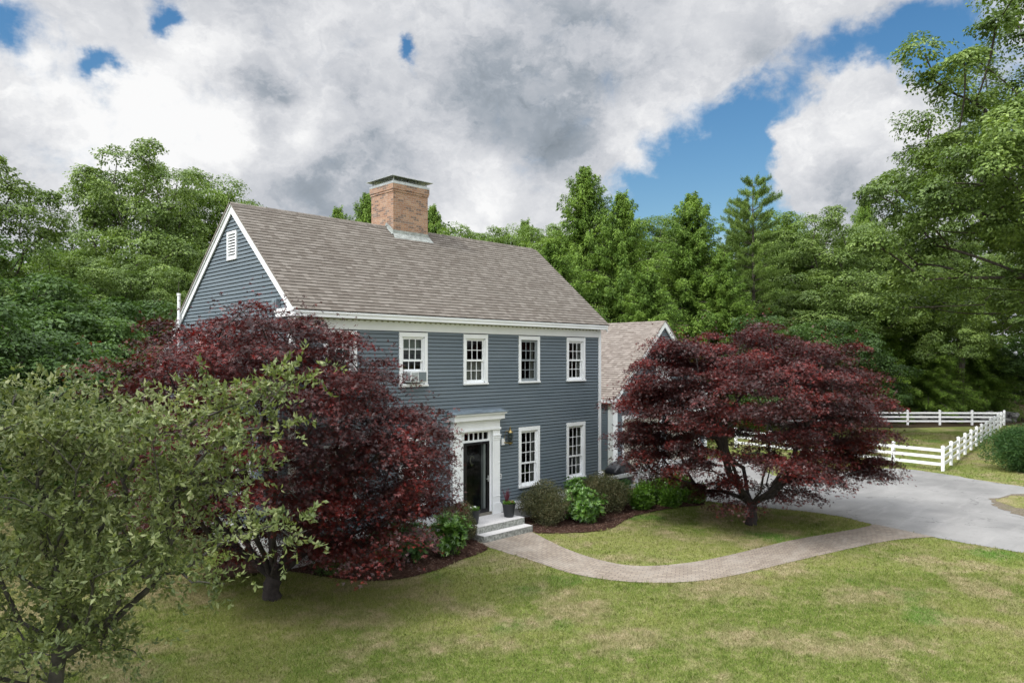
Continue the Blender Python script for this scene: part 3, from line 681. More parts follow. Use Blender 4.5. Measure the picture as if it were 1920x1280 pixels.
window(ff, UP[3], *UZ, WW, 2, 2, parent=house, sashm=GREYSASH, curt='side', label='upper window with dull grey sashes behind a screen')
window(ff, UP[4], *UZ, WW, 2, 2, parent=house, curt='side')
for x in LOWX: window(ff, x, *LZ, WW, 3, 2, parent=house, curt='sides' if x != LOWX[3] else 'side')
for y, a, c, w in GW: window(face_left(), y, a, c, w, 2 if c < 5.9 and a > 4 else 3, 2, parent=house)
# AC unit
ac = thing('air_conditioner', 'white window air conditioner sticking out beneath the raised sash of the upper window', 'air conditioner', (UP[1], -.02, 4.43))
m = MB(); m.box(-.27, .27, -.25, .12, -.0, .31); body = m.obj('casing', ACW, ac, bevel=.012)
m = MB()
for i in range(9): m.box(-.24, -.03, -.262, -.251, .03 + i * .028, .045 + i * .028)
for i in range(7): m.box(-.282, -.271, -.22, -.02, .04 + i * .034, .056 + i * .034)
m.obj('louvre', simple('louvre_grey', (.35, .38, .38), .6), ac)
m = MB(); m.box(.0, .25, -.262, -.251, .03, .28); m.obj('condenser_grille', simple('grille_grey', (.14, .17, .18), .6), ac)
# gable vent
m = MB(face_left()); y0, y1, z0, z1 = 3.0, 3.62, 7.78, 8.56
m.box(y0, y0 + .07, -.02, .05, z0, z1); m.box(y1 - .07, y1, -.02, .05, z0, z1); m.box(y0 + .07, y1 - .07, -.02, .05, z1 - .07, z1); m.box(y0 + .07, y1 - .07, -.02, .05, z0, z0 + .07)
gv = m.obj('gable_vent', WHITE, house)
m = MB(face_left())
for i in range(8):
    z = z0 + .085 + i * .078; m.prism([(y0 + .07, .045, z), (y0 + .07, .038, z - .012), (y0 + .07, -.015, z + .052), (y0 + .07, -.008, z + .06)], (y1 - y0 - .14, 0, 0))
m.obj('vent_slat', WHITE, gv)
m = MB(face_left()); m.box(y0 + .05, y1 - .05, -.1, -.09, z0, z1); m.obj('vent_backing', BLACK, gv)
# floodlight and radon pipe on the gable
m = MB(face_left()); m.box(.52, .72, .02, .14, 6.27, 6.55); m.box(.55, .69, .14, .17, 6.30, 6.52); m.obj('gable_floodlight', simple('grey_fixture', (.16, .20, .22), .5), house, bevel=.01)
m = MB(); m.tube([(-.14, 6.93, .4), (-.14, 6.93, 7.02)], .045, 10); m.tube([(-.14, 6.93, 7.02), (-.14, 6.93, 7.09)], .058, 10)
for z in (2, 4, 5.9): m.box(-.16, -.02, 6.87, 6.99, z, z + .05)
m.obj('vent_pipe', VINYL, house, smooth=False)
# ------------------------------------------------------------------ entry
ent = MB(); EX0, EX1 = 4.93, 6.80
def pil(mb, x0, x1):
    mb.box(x0, x1, -.15, -.0, .38, 2.93); mb.box(x0 - .02, x1 + .02, -.175, -.15, .38, .68)
    mb.box(x0 - .015, x1 + .015, -.168, -.15, .68, .71); mb.box(x0 - .008, x1 + .008, -.163, -.15, .90, .925)
    for z, e_ in ((2.62, .012), (2.68, .02), (2.74, .03)): mb.box(x0 - e_, x1 + e_, -.15 - e_, -.15, z, z + .035)
    mb.box(x0 + .045, x0 + .06, -.156, -.15, .95, 2.6); mb.box(x1 - .06, x1 - .045, -.156, -.15, .95, 2.6)
pil(ent, EX0, EX0 + .30); pil(ent, EX1 - .30, EX1)
surround = ent.obj('door_surround', WHITE, house, bevel=.004)
m = MB(); m.box(EX0 - .01, EX1 + .01, -.19, .0, 2.931, 3.0); m.box(EX0 + .02, EX1 - .02, -.17, 0, 3.0, 3.22); m.box(EX0, EX1, -.20, 0, 3.22, 3.26)
m.box(EX0 - .06, EX1 + .06, -.30, 0, 3.26, 3.42); m.box(EX0 - .10, EX1 + .10, -.36, 0, 3.42, 3.47); m.obj('entablature', WHITE, surround, bevel=.005)
m = MB(); m.prism([(EX0 - .14, 0, 3.471), (EX0 - .14, -.39, 3.471), (EX0 - .14, -.39, 3.495), (EX0 - .14, 0, 3.56)], (EX1 - EX0 + .28, 0, 0)); m.obj('entry_roof', SLATE, surround)
# side panels and transom
m = MB(); m.box(EX0 + .30, 5.40, -.06, 0, .38, 2.93); m.box(6.44, EX1 - .30, -.06, 0, .38, 2.93); m.box(5.40, 6.44, -.06, 0, 2.87, 2.93); m.box(5.40, 6.44, -.062, 0, 2.60, 2.66)
m.box(5.40, 5.44, -.058, 0, 2.66, 2.87); m.box(6.38, 6.44, -.058, 0, 2.66, 2.87)
for i in range(1, 5): x = 5.44 + .94 * i / 5; m.box(x - .018, x + .018, -.045, -.01, 2.66, 2.87)
m.obj('door_casing', WHITE, surround)
m = MB(); m.quad((5.44, -.02, 2.66), (6.38, -.02, 2.66), (6.38, -.02, 2.87), (5.44, -.02, 2.87)); m.obj('transom_pane', GLASS, surround)
dr = MB(); dx0, dx1, dz0, dz1 = 5.42, 6.42, .46, 2.60
dr.box(dx0, dx0 + .09, -.085, -.045, dz0, dz1); dr.box(dx1 - .09, dx1, -.085, -.045, dz0, dz1); dr.box(dx0 + .09, dx1 - .09, -.085, -.045, dz1 - .08, dz1); dr.box(dx0 + .09, dx1 - .09, -.085, -.045, dz0, dz0 + .12)
door = dr.obj('storm_door', BLACK, house, bevel=.004)
m = MB(); m.quad((dx0 + .09, -.065, dz0 + .12), (dx1 - .09, -.065, dz0 + .12), (dx1 - .09, -.065, dz1 - .08), (dx0 + .09, -.065, dz1 - .08)); m.obj('pane', GLASS, door)
m = MB(); m.box(dx1 - .075, dx1 - .045, -.10, -.085, 1.38, 1.56); m.tube([(dx1 - .06, -.10, 1.47), (dx1 - .06, -.13, 1.47), (dx1 - .17, -.135, 1.47)], .011, 8); m.obj('door_handle', METAL, door)
m = MB(); m.box(5.44, 6.2, .06, .10, .45, 2.59); ind = m.obj('front_door', BLACK, house)
m = MB()
for z0_, z1_ in ((.6, 1.1), (1.25, 1.75), (1.9, 2.45)):
    for x0_, x1_ in ((5.53, 5.78), (5.88, 6.13)): m.box(x0_, x1_, .045, .06, z0_, z1_)
m.obj('door_panel', BLACK, ind)
m = MB(); m.tube([(5.82 + .07 * math.cos(q), .03, 2.05 + .13 * math.sin(q)) for q in np.linspace(.4, 5.2, 14)], .018, 6); m.obj('door_wreath', simple('dried_wreath', (.28, .27, .18), .9, var=.5, scale=30), ind)
m = MB(); m.box(6.22, 6.30, -.035, .12, .45, 2.59); m.obj('door_jamb', WHITE, house)
m = MB(); m.box(5.36, 6.48, -.12, .0, .382, .46); m.obj('door_sill', simple('sill_metal', (.16, .15, .12), .6), house)
m = MB(); m.box(6.86, 6.95, -.05, -.025, 1.39, 1.54); db = m.obj('doorbell', WHITE, house)
m = MB(); m.box(6.885, 6.925, -.056, -.05, 1.42, 1.46); m.box(6.885, 6.925, -.056, -.05, 1.475, 1.515); m.obj('doorbell_button', BLACK, db)
m = MB(); m.box(6.96, 7.09, -.06, -.02, 2.42, 2.62); lb = m.obj('wall_lantern', WHITE, house)
m = MB(); m.tube([(7.05, -.05, 2.50), (7.12, -.16, 2.47), (7.17, -.20, 2.46)], .012, 6); m.lathe(7.18, -.20, [(.0, 2.42), (.03, 2.43), (.075, 2.47), (.085, 2.50), (.03, 2.51), (0, 2.51)], 12)
m.lathe(7.18, -.20, [(.085, 2.80), (.05, 2.86), (.03, 2.88), (.028, 2.93), (.01, 2.94), (.022, 2.97), (0, 2.99)], 12); m.tube([(7.06, -.05, 2.55), (7.06, -.12, 2.84), (7.12, -.17, 2.86), (7.18, -.20, 2.85)], .008, 6); m.tube([(7.18, -.20, 2.46), (7.18, -.20, 2.86)], .006, 5)
m.obj('lantern_bracket', BRASS, lb)
m = MB()
for q in range(8):
    a_ = q * math.pi / 4; m.tube([(7.18 + .07 * math.cos(a_), -.20 + .07 * math.sin(a_), 2.50), (7.18 + .09 * math.cos(a_), -.20 + .09 * math.sin(a_), 2.66), (7.18 + .085 * math.cos(a_), -.20 + .085 * math.sin(a_), 2.81)], .005, 5)
m.obj('lantern_cage', simple('aged_iron', (.05, .05, .04), .5, .5), lb)
m = MB(); m.lathe(7.18, -.20, [(.06, 2.51), (.078, 2.66), (.072, 2.80)], 12); m.obj('lantern_glass', GLASS, lb)
# steps
steps = thing('granite_steps', 'grey granite landing with one wide granite step below the front door', 'steps', (5.93, -.7, 0))
def boxrel(mb, o, *a): mb.box(a[0] - o[0], a[1] - o[0], a[2] - o[1], a[3] - o[1], a[4], a[5])
SO = (5.93, -.7)
for nm, bx in (('landing', (4.98, 6.88, -1.12, -.04, .19, .365)), ('lower_step', (4.98, 6.90, -1.44, -.04, -.03, .175))):
    m = MB(); boxrel(m, SO, *bx); o = m.obj(nm, GRANITE, steps, bevel=.008)
    m = MB(); b2 = list(bx); b2[4] = bx[5] + .002; b2[5] = bx[5] + .014; boxrel(m, SO, *b2); m.obj('tread', GRANTOP, o, bevel=.005)
# ------------------------------------------------------------------ garage
GX0, GX1, GY, GE, GR = 16.8, 24.5, 3.25, 3.33, 6.85; GM = (GX0 + GX1) / 2; GB = 13.5
gar = thing('garage', 'blue grey front gabled garage wing with rose brown shingle roof behind the red maple', 'garage', (GM, GY, 0))
def G(*a): return None
gslope = (GR - GE) / (GM - GX0)
GT = lambda a, o, z: (a - GM, -o, z)
gop = [(17.55, 20.35, 0, 2.38), (20.95, 23.75, 0, 2.38), (20.65 - .62, 20.65 + .62, 4.05, 5.4)]
m = MB(GT); siding(m, lambda z: max(GX0, GX0 + (z - GE) / gslope + .03) if z > GE else GX0 + .1, lambda z: min(GX1, GX1 - (z - GE) / gslope - .03) if z > GE else GX1 - .1, .2, GR - .2, gop)
m.obj('front_wall', SIDING, gar)
m = MB(lambda a, o, z: (GX0 - GM - o, a - GY, z)); siding(m, lambda z: GY + .1, lambda z: GB, .2, GE, [])
m.obj('side_wall', SIDING, gar)
m = MB(); m.box(GX1 - GM - .03, GX1 - GM, 0, GB - GY, 0, GE); m.poly([(GX0 - GM, GB - GY, 0), (GX1 - GM, GB - GY, 0), (GX1 - GM, GB - GY, GE), (0, GB - GY, GR), (GX0 - GM, GB - GY, GE)]); m.obj('rear_wall', SIDING, gar)
m = MB(); m.box(GX0 - GM + .01, GX1 - GM - .01, .02, GB - GY, 0, .19); m.obj('foundation', CONC, gar)
hg = GM - GX0
lprism([(-hg - .035, -.035), (-hg + .28, -.035), (-hg + .28, 0), (-hg, 0), (-hg, .25), (-hg - .035, .25)], .12, GE - .12, gar)
lprism([(hg - .28, -.035), (hg + .03, -.035), (hg + .03, 0), (hg - .28, 0)], .12, GE - .12, gar)
m = MB(GT); hw = GM - GX0 + .22
for sg in (-1, 1):
    pts = [(GM, .06, GR), (GM + sg * hw, .06, GR - gslope * hw), (GM + sg * hw, .06, GR - gslope * hw - .26), (GM, .06, GR - .28)]
    m.prism(pts, (0, .06, 0))
    xa = GM + sg * hw; m.box(min(xa, xa - sg * .8), max(xa, xa - sg * .8), .0, .16, GE - .17, GE - .02)
m.obj('rake_board', WHITE, gar)
m = MB(); m.box(GX0 - GM - .25, GX0 - GM - .22, -.1, GB - GY, GE - .20, GE - .05); m.box(GX0 - GM - .22, GX0 - GM, -.1, GB - GY, GE - .12, GE - .1); m.obj('cornice', WHITE, gar)
m = MB(lambda a, o, z: (o, a, z))
# the roof planes run front to back: reuse the course builder with x and y exchanged
rp = MB(lambda x, y, z: (y, x, z)); hwr = GM - GX0 + .25
roof_plane(rp, -.15, GB - GY + .2, -hwr, GR - gslope * hwr + .01, 0, GR + .01); roof_plane(rp, -.15, GB - GY + .2, hwr, GR - gslope * hwr + .01, 0, GR + .01)
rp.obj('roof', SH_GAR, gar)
for x0, x1 in ((17.55, 20.35), (20.95, 23.75)):
    m = MB(GT); m.box(x0 - .12, x0, 0, .045, .02, 2.4); m.box(x1, x1 + .12, 0, .045, .02, 2.4); m.box(x0 - .14, x1 + .14, 0, .05, 2.4, 2.56)
    gd = m.obj('garage_door', WHITE, gar)
    m = MB(GT); m.box(x0, x1, -.09, -.05, .02, 2.4)
    for r_ in range(4):
        for c_ in range(4):
            pw = (x1 - x0) / 4; m.box(x0 + c_ * pw + .07, x0 + (c_ + 1) * pw - .07, -.05, -.03, .1 + r_ * .59, .55 + r_ * .59)
    m.obj('door_leaf', GDOOR, gd)
for cx in (GM - .3, GM + .3): window(lambda a, o, z: (a - GM, -o, z), cx, 4.0, 5.45, .66, 2, 2, cols=2, parent=gar)
m = MB(); m.box(-1.4, 1.4, 1.2, 1.3, .2, 5.2); m.obj('interior_partition', DARK, gar)
# ------------------------------------------------------------------ fences
PW = .13; FH = 1.09
def post_mesh():
    m = MB(); h = PW / 2; m.box(-h, h, -h, h, 0, FH); m.box(-h - .015, h + .015, -h - .015, h + .015, FH, FH + .03)
    i = m.av([(-h, -h, FH + .03), (h, -h, FH + .03), (h, h, FH + .03), (-h, h, FH + .03), (0, 0, FH + .08)]); m.f += [(i, i+1, i+4), (i+1, i+2, i+4), (i+2, i+3, i+4), (i+3, i, i+4)]
    return m.mesh('fence_post', VINYL)
POST = post_mesh()
def fence(name, label, P0, P1, n, rails=(.30, .62, .93), skip0=False, rh=.13, stretch=1):
    P0 = np.array(P0); P1 = np.array(P1); d = P1 - P0; L = np.linalg.norm(d); a = math.atan2(d[1], d[0])
    root = thing(name, label, 'fence', (*P0, 0), a)
    for k in range(1 if skip0 else 0, n + 1):
        o = link('post', POST, root); o.location = (L * k / n, 0, 0); o.scale = (1, 1, stretch)
    for z in rails:
        for k in range(n):
            m = MB(); x0, x1 = L * k / n + PW / 2 - .01, L * (k + 1) / n - PW / 2 + .01; m.box(x0, x1, -.02, .02, z * stretch - rh / 2, z * stretch + rh / 2)
            m.obj('rail', VINYL, root)
    return root
PN = np.array(gnd(1768, 883)); PF = np.array(gnd(1883, 797)); N1 = np.array(gnd(1667, 871.5))
fence('rail_fence', 'white three rail fence side running back from the driveway corner to the woods', PN, PF, 12)
dN = (N1 - PN); fence('rail_fence', 'white three rail fence along the near paddock edge beside the driveway', PN, PN + dN * 4.6, 5, skip0=True)
A_ = np.array(gnd(1767, 804.3)); B_ = np.array(gnd(1500, 803.4)); dF = (B_ - A_) / np.linalg.norm(B_ - A_)
fence('rail_fence', 'white three rail fence across the far end of the paddock, before dark woods', PF, PF + dF * 2.42 * 14, 14, skip0=True)
fence('picket_rail_fence', 'short white two rail fence between the foundation shrubs and the covered grill', (11.45, -.37), (15.8, -.37), 2, rails=(.42, .86))
# little black utility stakes by the fence
m = MB(); m.tube([(0, 0, 0), (0, 0, .55)], .025, 8); m.tube([(0, 0, .55), (0, 0, .6)], .035, 8)
o = m.obj('marker_stake', BLACK, None, 'thin black stake standing against the near paddock fence post', 'stake'); p = gnd(1673, 876); o.location = (p[0], p[1], 0)
# grill
gp = np.array([13.7, .55]); gr = thing('covered_grill', 'barbecue grill under a black vinyl cover behind the short white fence', 'grill', (*gp, 0), R(4))
m = MB(); nz = 9; ring = []
prof = [(.02, .60, .30), (.25, .62, .31), (.55, .63, .32), (.80, .66, .34), (.90, .67, .34), (1.02, .52, .31), (1.12, .42, .26), (1.17, .36, .18), (1.18, .0, .0)]
nn = 28
for z, rx, ry in prof:
    pts = []
    for q in range(nn):
        a_ = q * 2 * math.pi / nn; cx_, sy_ = math.cos(a_), math.sin(a_); w_ = 1 + .035 * math.sin(a_ * 9 + z * 3) * (1.2 - z) ; k_ = (abs(cx_) ** 5 + abs(sy_) ** 5) ** (-1 / 5)
        pts.append((rx * cx_ * k_ * w_, ry * sy_ * k_ * w_, z + .015 * math.sin(a_ * 5)))
    ring.append(m.av(pts))
for k in range(len(ring) - 1):
    for q in range(nn): m.f.append((ring[k] + q, ring[k] + (q + 1) % nn, ring[k + 1] + (q + 1) % nn, ring[k + 1] + q))
m.obj('cover', COVER, gr, smooth=True)
m = MB()
for x in (-.5, .5):
    m.tube([(x, -.2, .05), (x, -.26, .05)], .05, 12); m.tube([(x, .2, .05), (x, .26, .05)], .05, 12)
m.obj('wheel', BLACK, gr)
# planters
def leaves_fast(base, dirs, side, L_, W_, lift=.12):
    """folded leaves, two triangles each"""
    n = len(base); L_ = np.broadcast_to(L_, n)[:, None]; W_ = np.broadcast_to(W_, n)[:, None]
    nrm = np.cross(dirs, side); tip = base + dirs * L_; mid = base + dirs * L_ * .45 + nrm * (lift * W_)
    V = np.stack([base, mid + side * W_ * .5, tip, mid - side * W_ * .5], 1).reshape(-1, 3)
    b = np.arange(n)[:, None] * 4; T = np.concatenate([b + [0, 1, 2], b + [0, 2, 3]], 1).reshape(-1, 3)
    return V, T
def unit(v): return v / (np.linalg.norm(v, axis=-1, keepdims=True) + 1e-9)
def rand_frames(n, nrm, spread, rg):
    """leaf frames whose face normal scatters about nrm"""
    N = unit(nrm + rg.normal(0, spread, (n, 3))); t = unit(np.cross(N, rg.normal(0, 1, (n, 3)))); s = np.cross(N, t); return t, s
def planter(loc, label, kind):
    root = thing('planter', label, 'plant pot', loc)
    m = MB(); m.lathe(0, 0, [(0, 0), (.135, 0), (.145, .02), (.195, .36), (.205, .40), (.19, .40), (.185, .36), (0, .35)], 28); m.obj('pot', POTM, root, smooth=False)
    m = MB(); m.lathe(0, 0, [(.183, .355), (0, .365)], 20); m.obj('potting_soil', SOIL, root)
    rg = np.random.default_rng(3 if kind else 4)
    n = 260; a = rg.uniform(0, 6.28, n); r = .17 * np.sqrt(rg.uniform(0, 1, n)); base = np.c_[r * np.cos(a), r * np.sin(a), .37 + rg.uniform(0, .08, n)]
    t, s = rand_frames(n, np.array([0, 0, 1.]), .7, rg); t[:, 2] = abs(t[:, 2]) + .2; V, T = leaves_fast(base, unit(t), s, .06, .035)
    link('foliage', fast_mesh('foliage', V, T, L_HOSTA), root)
    if kind:
        n = 34; a = rg.uniform(0, 6.28, n); d = unit(np.c_[np.cos(a) * .32, np.sin(a) * .32, np.ones(n)]); base = np.tile([-.06, .03, .37], (n, 1)); s = unit(np.cross(d, [0, 0, 1.]))
        V, T = leaves_fast(base, d, s, rg.uniform(.3, .58, n), .022); link('spike_leaves', fast_mesh('spike_leaves', V, T, L_SPIKE), root)
    m = MB()
    pts = [(.10, .02), (.13, -.04), (.09, .07), (-.02, -.15)] if kind else [(.05, .0), (-.08, .03), (.0, -.1), (.11, .05), (-.04, .1), (-.12, -.05)]
    for i, (x, y) in enumerate(pts):
        for q in range(5):
            a_ = q * 1.2566; z = .47 if not kind else .45; px, py = x + .02 * math.cos(a_), y + .02 * math.sin(a_)
            m.poly([(x, y, z), (px - .012 * math.sin(a_), py + .012 * math.cos(a_), z + .012), (x + .042 * math.cos(a_), y + .042 * math.sin(a_), z + .005), (px + .012 * math.sin(a_), py - .012 * math.cos(a_), z + .012)])
    m.obj('flower', L_PETALR if kind else L_PETALW, root)
planter((6.60, -.74, .38), 'black planter with purple spikes and red flowers right of the front door', True)
planter((5.22, -.70, .38), 'black planter of white flowers left of the front door, half behind a shrub', False)
m = MB(); pts = [(.12 * math.cos(a_) * (1 + .1 * math.sin(3 * a_)), .12 * math.sin(a_), .02 + .01 * a_) for a_ in np.linspace(0, 18, 70)]
m.tube(pts, .02, 6); o = m.obj('garden_hose', TURQ, None, 'small coil of turquoise hose lying among the shrubs right of the house corner', 'garden hose', smooth=True); o.location = (*gnd(1141, 932, .15), .12)
# ------------------------------------------------------------------ plants
def tree_skeleton(ends, trunk, rg, r_end=.008, upw=.25, rad_pow=2.3, rmax=None, limbs=()):
    """trunk: list of points; ends: bough centres. Every end is joined to the nearest wood nearer the root."""
    nodes = [np.array(p, float) for p in trunk]; par = [-1] + list(range(len(trunk) - 1))
    # subdivide trunk
    P = [nodes[0]]; Q = [-1]
    for i in range(1, len(nodes)):
        for k in range(1, 4):
            P.append(nodes[i - 1] + (nodes[i] - nodes[i - 1]) * k / 3 + (rg.normal(0, .015, 3) if k < 3 else 0)); Q.append(len(P) - 2)
    root = P[0]; cost = [np.linalg.norm(p - root) for p in P]; T0 = len(P) - 1; TOP = P[-1]
    for e in limbs:
        e = np.array(e, float); a = P[-1] if not len(limbs) else P[T0]; prev = T0; k = 6
        ctrl = a + (e - a) * np.array([.62, .62, .30]) + rg.normal(0, .06, 3)
        for q in range(1, k + 1):
            s_ = q / k; P.append(a * (1 - s_) ** 2 + 2 * ctrl * s_ * (1 - s_) + e * s_ ** 2 + rg.normal(0, .03, 3)); Q.append(prev); cost.append(cost[prev] + np.linalg.norm(P[-1] - P[prev])); prev = len(P) - 1
    ends = sorted(ends, key=lambda e: np.linalg.norm(e - TOP))
    nt = len(P); isend = []
    for e in ends:
        A = np.array(P); dd = np.linalg.norm(A - e, axis=1); below = np.maximum(0, A[:, 2] - e[2] + .05) * 1.2
        sc = dd * 1.0 + .42 * np.array(cost) + below; sc[:1] += 5
        j = int(np.argmin(sc)); a = P[j]; L = dd[j]; k = max(2, int(L / .45)); prev = j
        ctrl = a + (e - a) * .5 + np.array([0, 0, upw * L * .35]) + rg.normal(0, .06 * L, 3)
        for q in range(1, k + 1):
            s_ = q / k; p = a * (1 - s_) ** 2 + 2 * ctrl * s_ * (1 - s_) + e * s_ ** 2
            P.append(p); Q.append(prev); cost.append(cost[prev] + L / k); prev = len(P) - 1
        isend.append(prev)
    n = len(P); w = np.zeros(n)
    for i in isend: w[i] += r_end ** rad_pow
    for i in range(n - 1, 0, -1): w[Q[i]] += max(w[i], (r_end * .6) ** rad_pow)
    rad = np.maximum(w, 1e-12) ** (1 / rad_pow)
    if rmax: rad *= rmax / rad[0]; rad = np.maximum(rad, r_end * .6)
    return np.array(P), np.array(Q), rad
def skeleton_mesh(name, P, Q, rad, mat, sides=6):
    V = []; T = []; ch = np.arange(sides) * 2 * np.pi / sides; cs, sn = np.cos(ch), np.sin(ch)
    idx = np.where(Q >= 0)[0]; a = P[Q[idx]]; b = P[idx]; d = unit(b - a)
    pd = np.where((Q[Q[idx]] >= 0)[:, None], unit(a - P[np.maximum(Q[Q[idx]], 0)]), d); da = unit(d + pd)
    up = np.where(np.abs(d[:, 2:3]) > .9, np.array([[1., 0, 0]]), np.array([[0, 0, 1.]]))
    s1 = unit(np.cross(d, up)); s2 = np.cross(d, s1)
    ra = np.minimum(rad[Q[idx]], rad[idx] * 1.6); rb = rad[idx]
    ra[Q[idx] == 0] = rad[0] * 1.25
    ringa = a[:, None] - d[:, None] * (ra * .7)[:, None, None] + (s1[:, None] * cs[None, :, None] + s2[:, None] * sn[None, :, None]) * ra[:, None, None]
    ringb = b[:, None] + (s1[:, None] * cs[None, :, None] + s2[:, None] * sn[None, :, None]) * rb[:, None, None]
    V = np.concatenate([ringa, ringb], 1).reshape(-1, 3); base = (np.arange(len(idx)) * 2 * sides)[:, None]
    q = np.arange(sides); q2 = (q + 1) % sides
    T = np.stack([np.broadcast_to(base + q, (len(idx), sides)), base + q2, base + sides + q2, base + sides + q], -1).reshape(-1, 4)
    return fast_mesh(name, V, T, mat, True)
def pads_leaves(cent, rad, flat, nper, rg, L_, W_, droop=.25, nspread=.55, out=None, centre=None, lift=.12):
    """bough pads: flattened clouds of leaves that droop to the rim"""
    n = len(cent) * nper; ci = np.repeat(np.arange(len(cent)), nper); c = cent[ci]; r_ = (np.broadcast_to(rad, len(cent)))[ci]
    a = rg.uniform(0, 2 * np.pi, n); q = np.sqrt(rg.uniform(0, 1, n)); 
    # ragged outline: each pad has its own lobes
    ph = rg.uniform(0, 6.28, (len(cent), 3))[ci]; lob = 1 + .28 * np.sin(a * 3 + ph[:, 0]) + .18 * np.sin(a * 5 + ph[:, 1]) + .12 * np.sin(a * 8 + ph[:, 2])
    rr = q * r_ * lob; z = rg.normal(0, .33, n) * flat * r_ - droop * r_ * q ** 2
    base = c + np.c_[rr * np.cos(a), rr * np.sin(a), z]
    if centre is not None:
        nr = unit(np.array([0, 0, 1.]) * 1.0 + .6 * unit(base - centre))
    else: nr = np.tile([0, 0, 1.], (n, 1))
    N = unit(nr + rg.normal(0, nspread, (n, 3))); o = np.c_[np.cos(a), np.sin(a), -.35 * np.ones(n)] + rg.normal(0, .5, (n, 3))
    t = unit(o - N * (o * N).sum(1, keepdims=True)); s = np.cross(N, t)
    L2 = L_ * rg.uniform(.7, 1.25, n); return base, t, s, L2, L2 * (W_ / L_)
def dome_leaves(cent, rad, flat, nper, rg, leaf, wr, centre):
    """leaf clumps: leaves sit on the upper, outer skin of each clump and face outward"""
    n = len(cent) * nper; ci = np.repeat(np.arange(len(cent)), nper); c = cent[ci]; r_ = np.broadcast_to(rad, len(cent))[ci]
    bias = unit(unit(cent - centre) * .8 + [0, 0, .75])[ci]
    v = unit(rg.normal(0, 1, (n, 3)) + bias * .85); f = rg.uniform(0, 1, (len(cent), 3))[ci] * 6.28
    lob = 1 + .22 * np.sin(v[:, 0] * 4 + f[:, 0]) + .22 * np.sin(v[:, 1] * 4 + f[:, 1]) + .15 * np.sin(v[:, 2] * 6 + f[:, 2])
    q = rg.uniform(.45, 1.05, n) ** .45 * lob; base = c + v * (r_ * q)[:, None] * [1, 1, flat]
    N = unit(v * .8 + [0, 0, .55] + rg.normal(0, .42, (n, 3))); o = v * [1, 1, .2] + [0, 0, -.35] + rg.normal(0, .6, (n, 3))
    t = unit(o - N * (o * N).sum(1, keepdims=True)); s = np.cross(N, t); L2 = leaf * rg.uniform(.7, 1.3, n); return leaves_fast(base, t, s, L2, L2 * wr, .2)
def maple_leaf(base, t, s, L_, W_, rg):
    Vs, Ts, off = [], [], 0
    for ang, k in ((0, 1.), (.95, .8), (-.95, .8)):
        d = t * math.cos(ang) + s * math.sin(ang); ss = -t * math.sin(ang) + s * math.cos(ang)
        V, T = leaves_fast(base, d, ss, L_ * k, L_ * k * .34, .1); Vs.append(V.reshape(-1, 4, 3))
    V = np.concatenate(Vs, 1).reshape(-1, 3)          # 12 verts a leaf, root vertex shared so each leaf is one island
    n = len(base); b = np.arange(n)[:, None] * 12
    T = np.concatenate([b + [0, 1, 2], b + [0, 2, 3], b + [0, 5, 6], b + [0, 6, 7], b + [0, 9, 10], b + [0, 10, 11]], 1).reshape(-1, 3)
    return V, T
def ell_pts(n, c, r, rg, inner=.5, zmin=-1, pw=.6):
    """points in an ellipsoidal shell"""
    out = []
    while len(out) < n:
        v = unit(rg.normal(0, 1, (n * 2, 3))); v = v[v[:, 2] > zmin]; q = inner + (1 - inner) * rg.uniform(0, 1, len(v)) ** pw
        out += list(v * q[:, None])
    return np.array(c) + np.array(out[:n]) * np.array(r)
def thin(pts, dmin):
    keep = []
    for p in pts:
        if all(np.linalg.norm((p - k) * np.array([1, 1, 1.8])) > dmin for k in keep): keep.append(p)
    return np.array(keep)
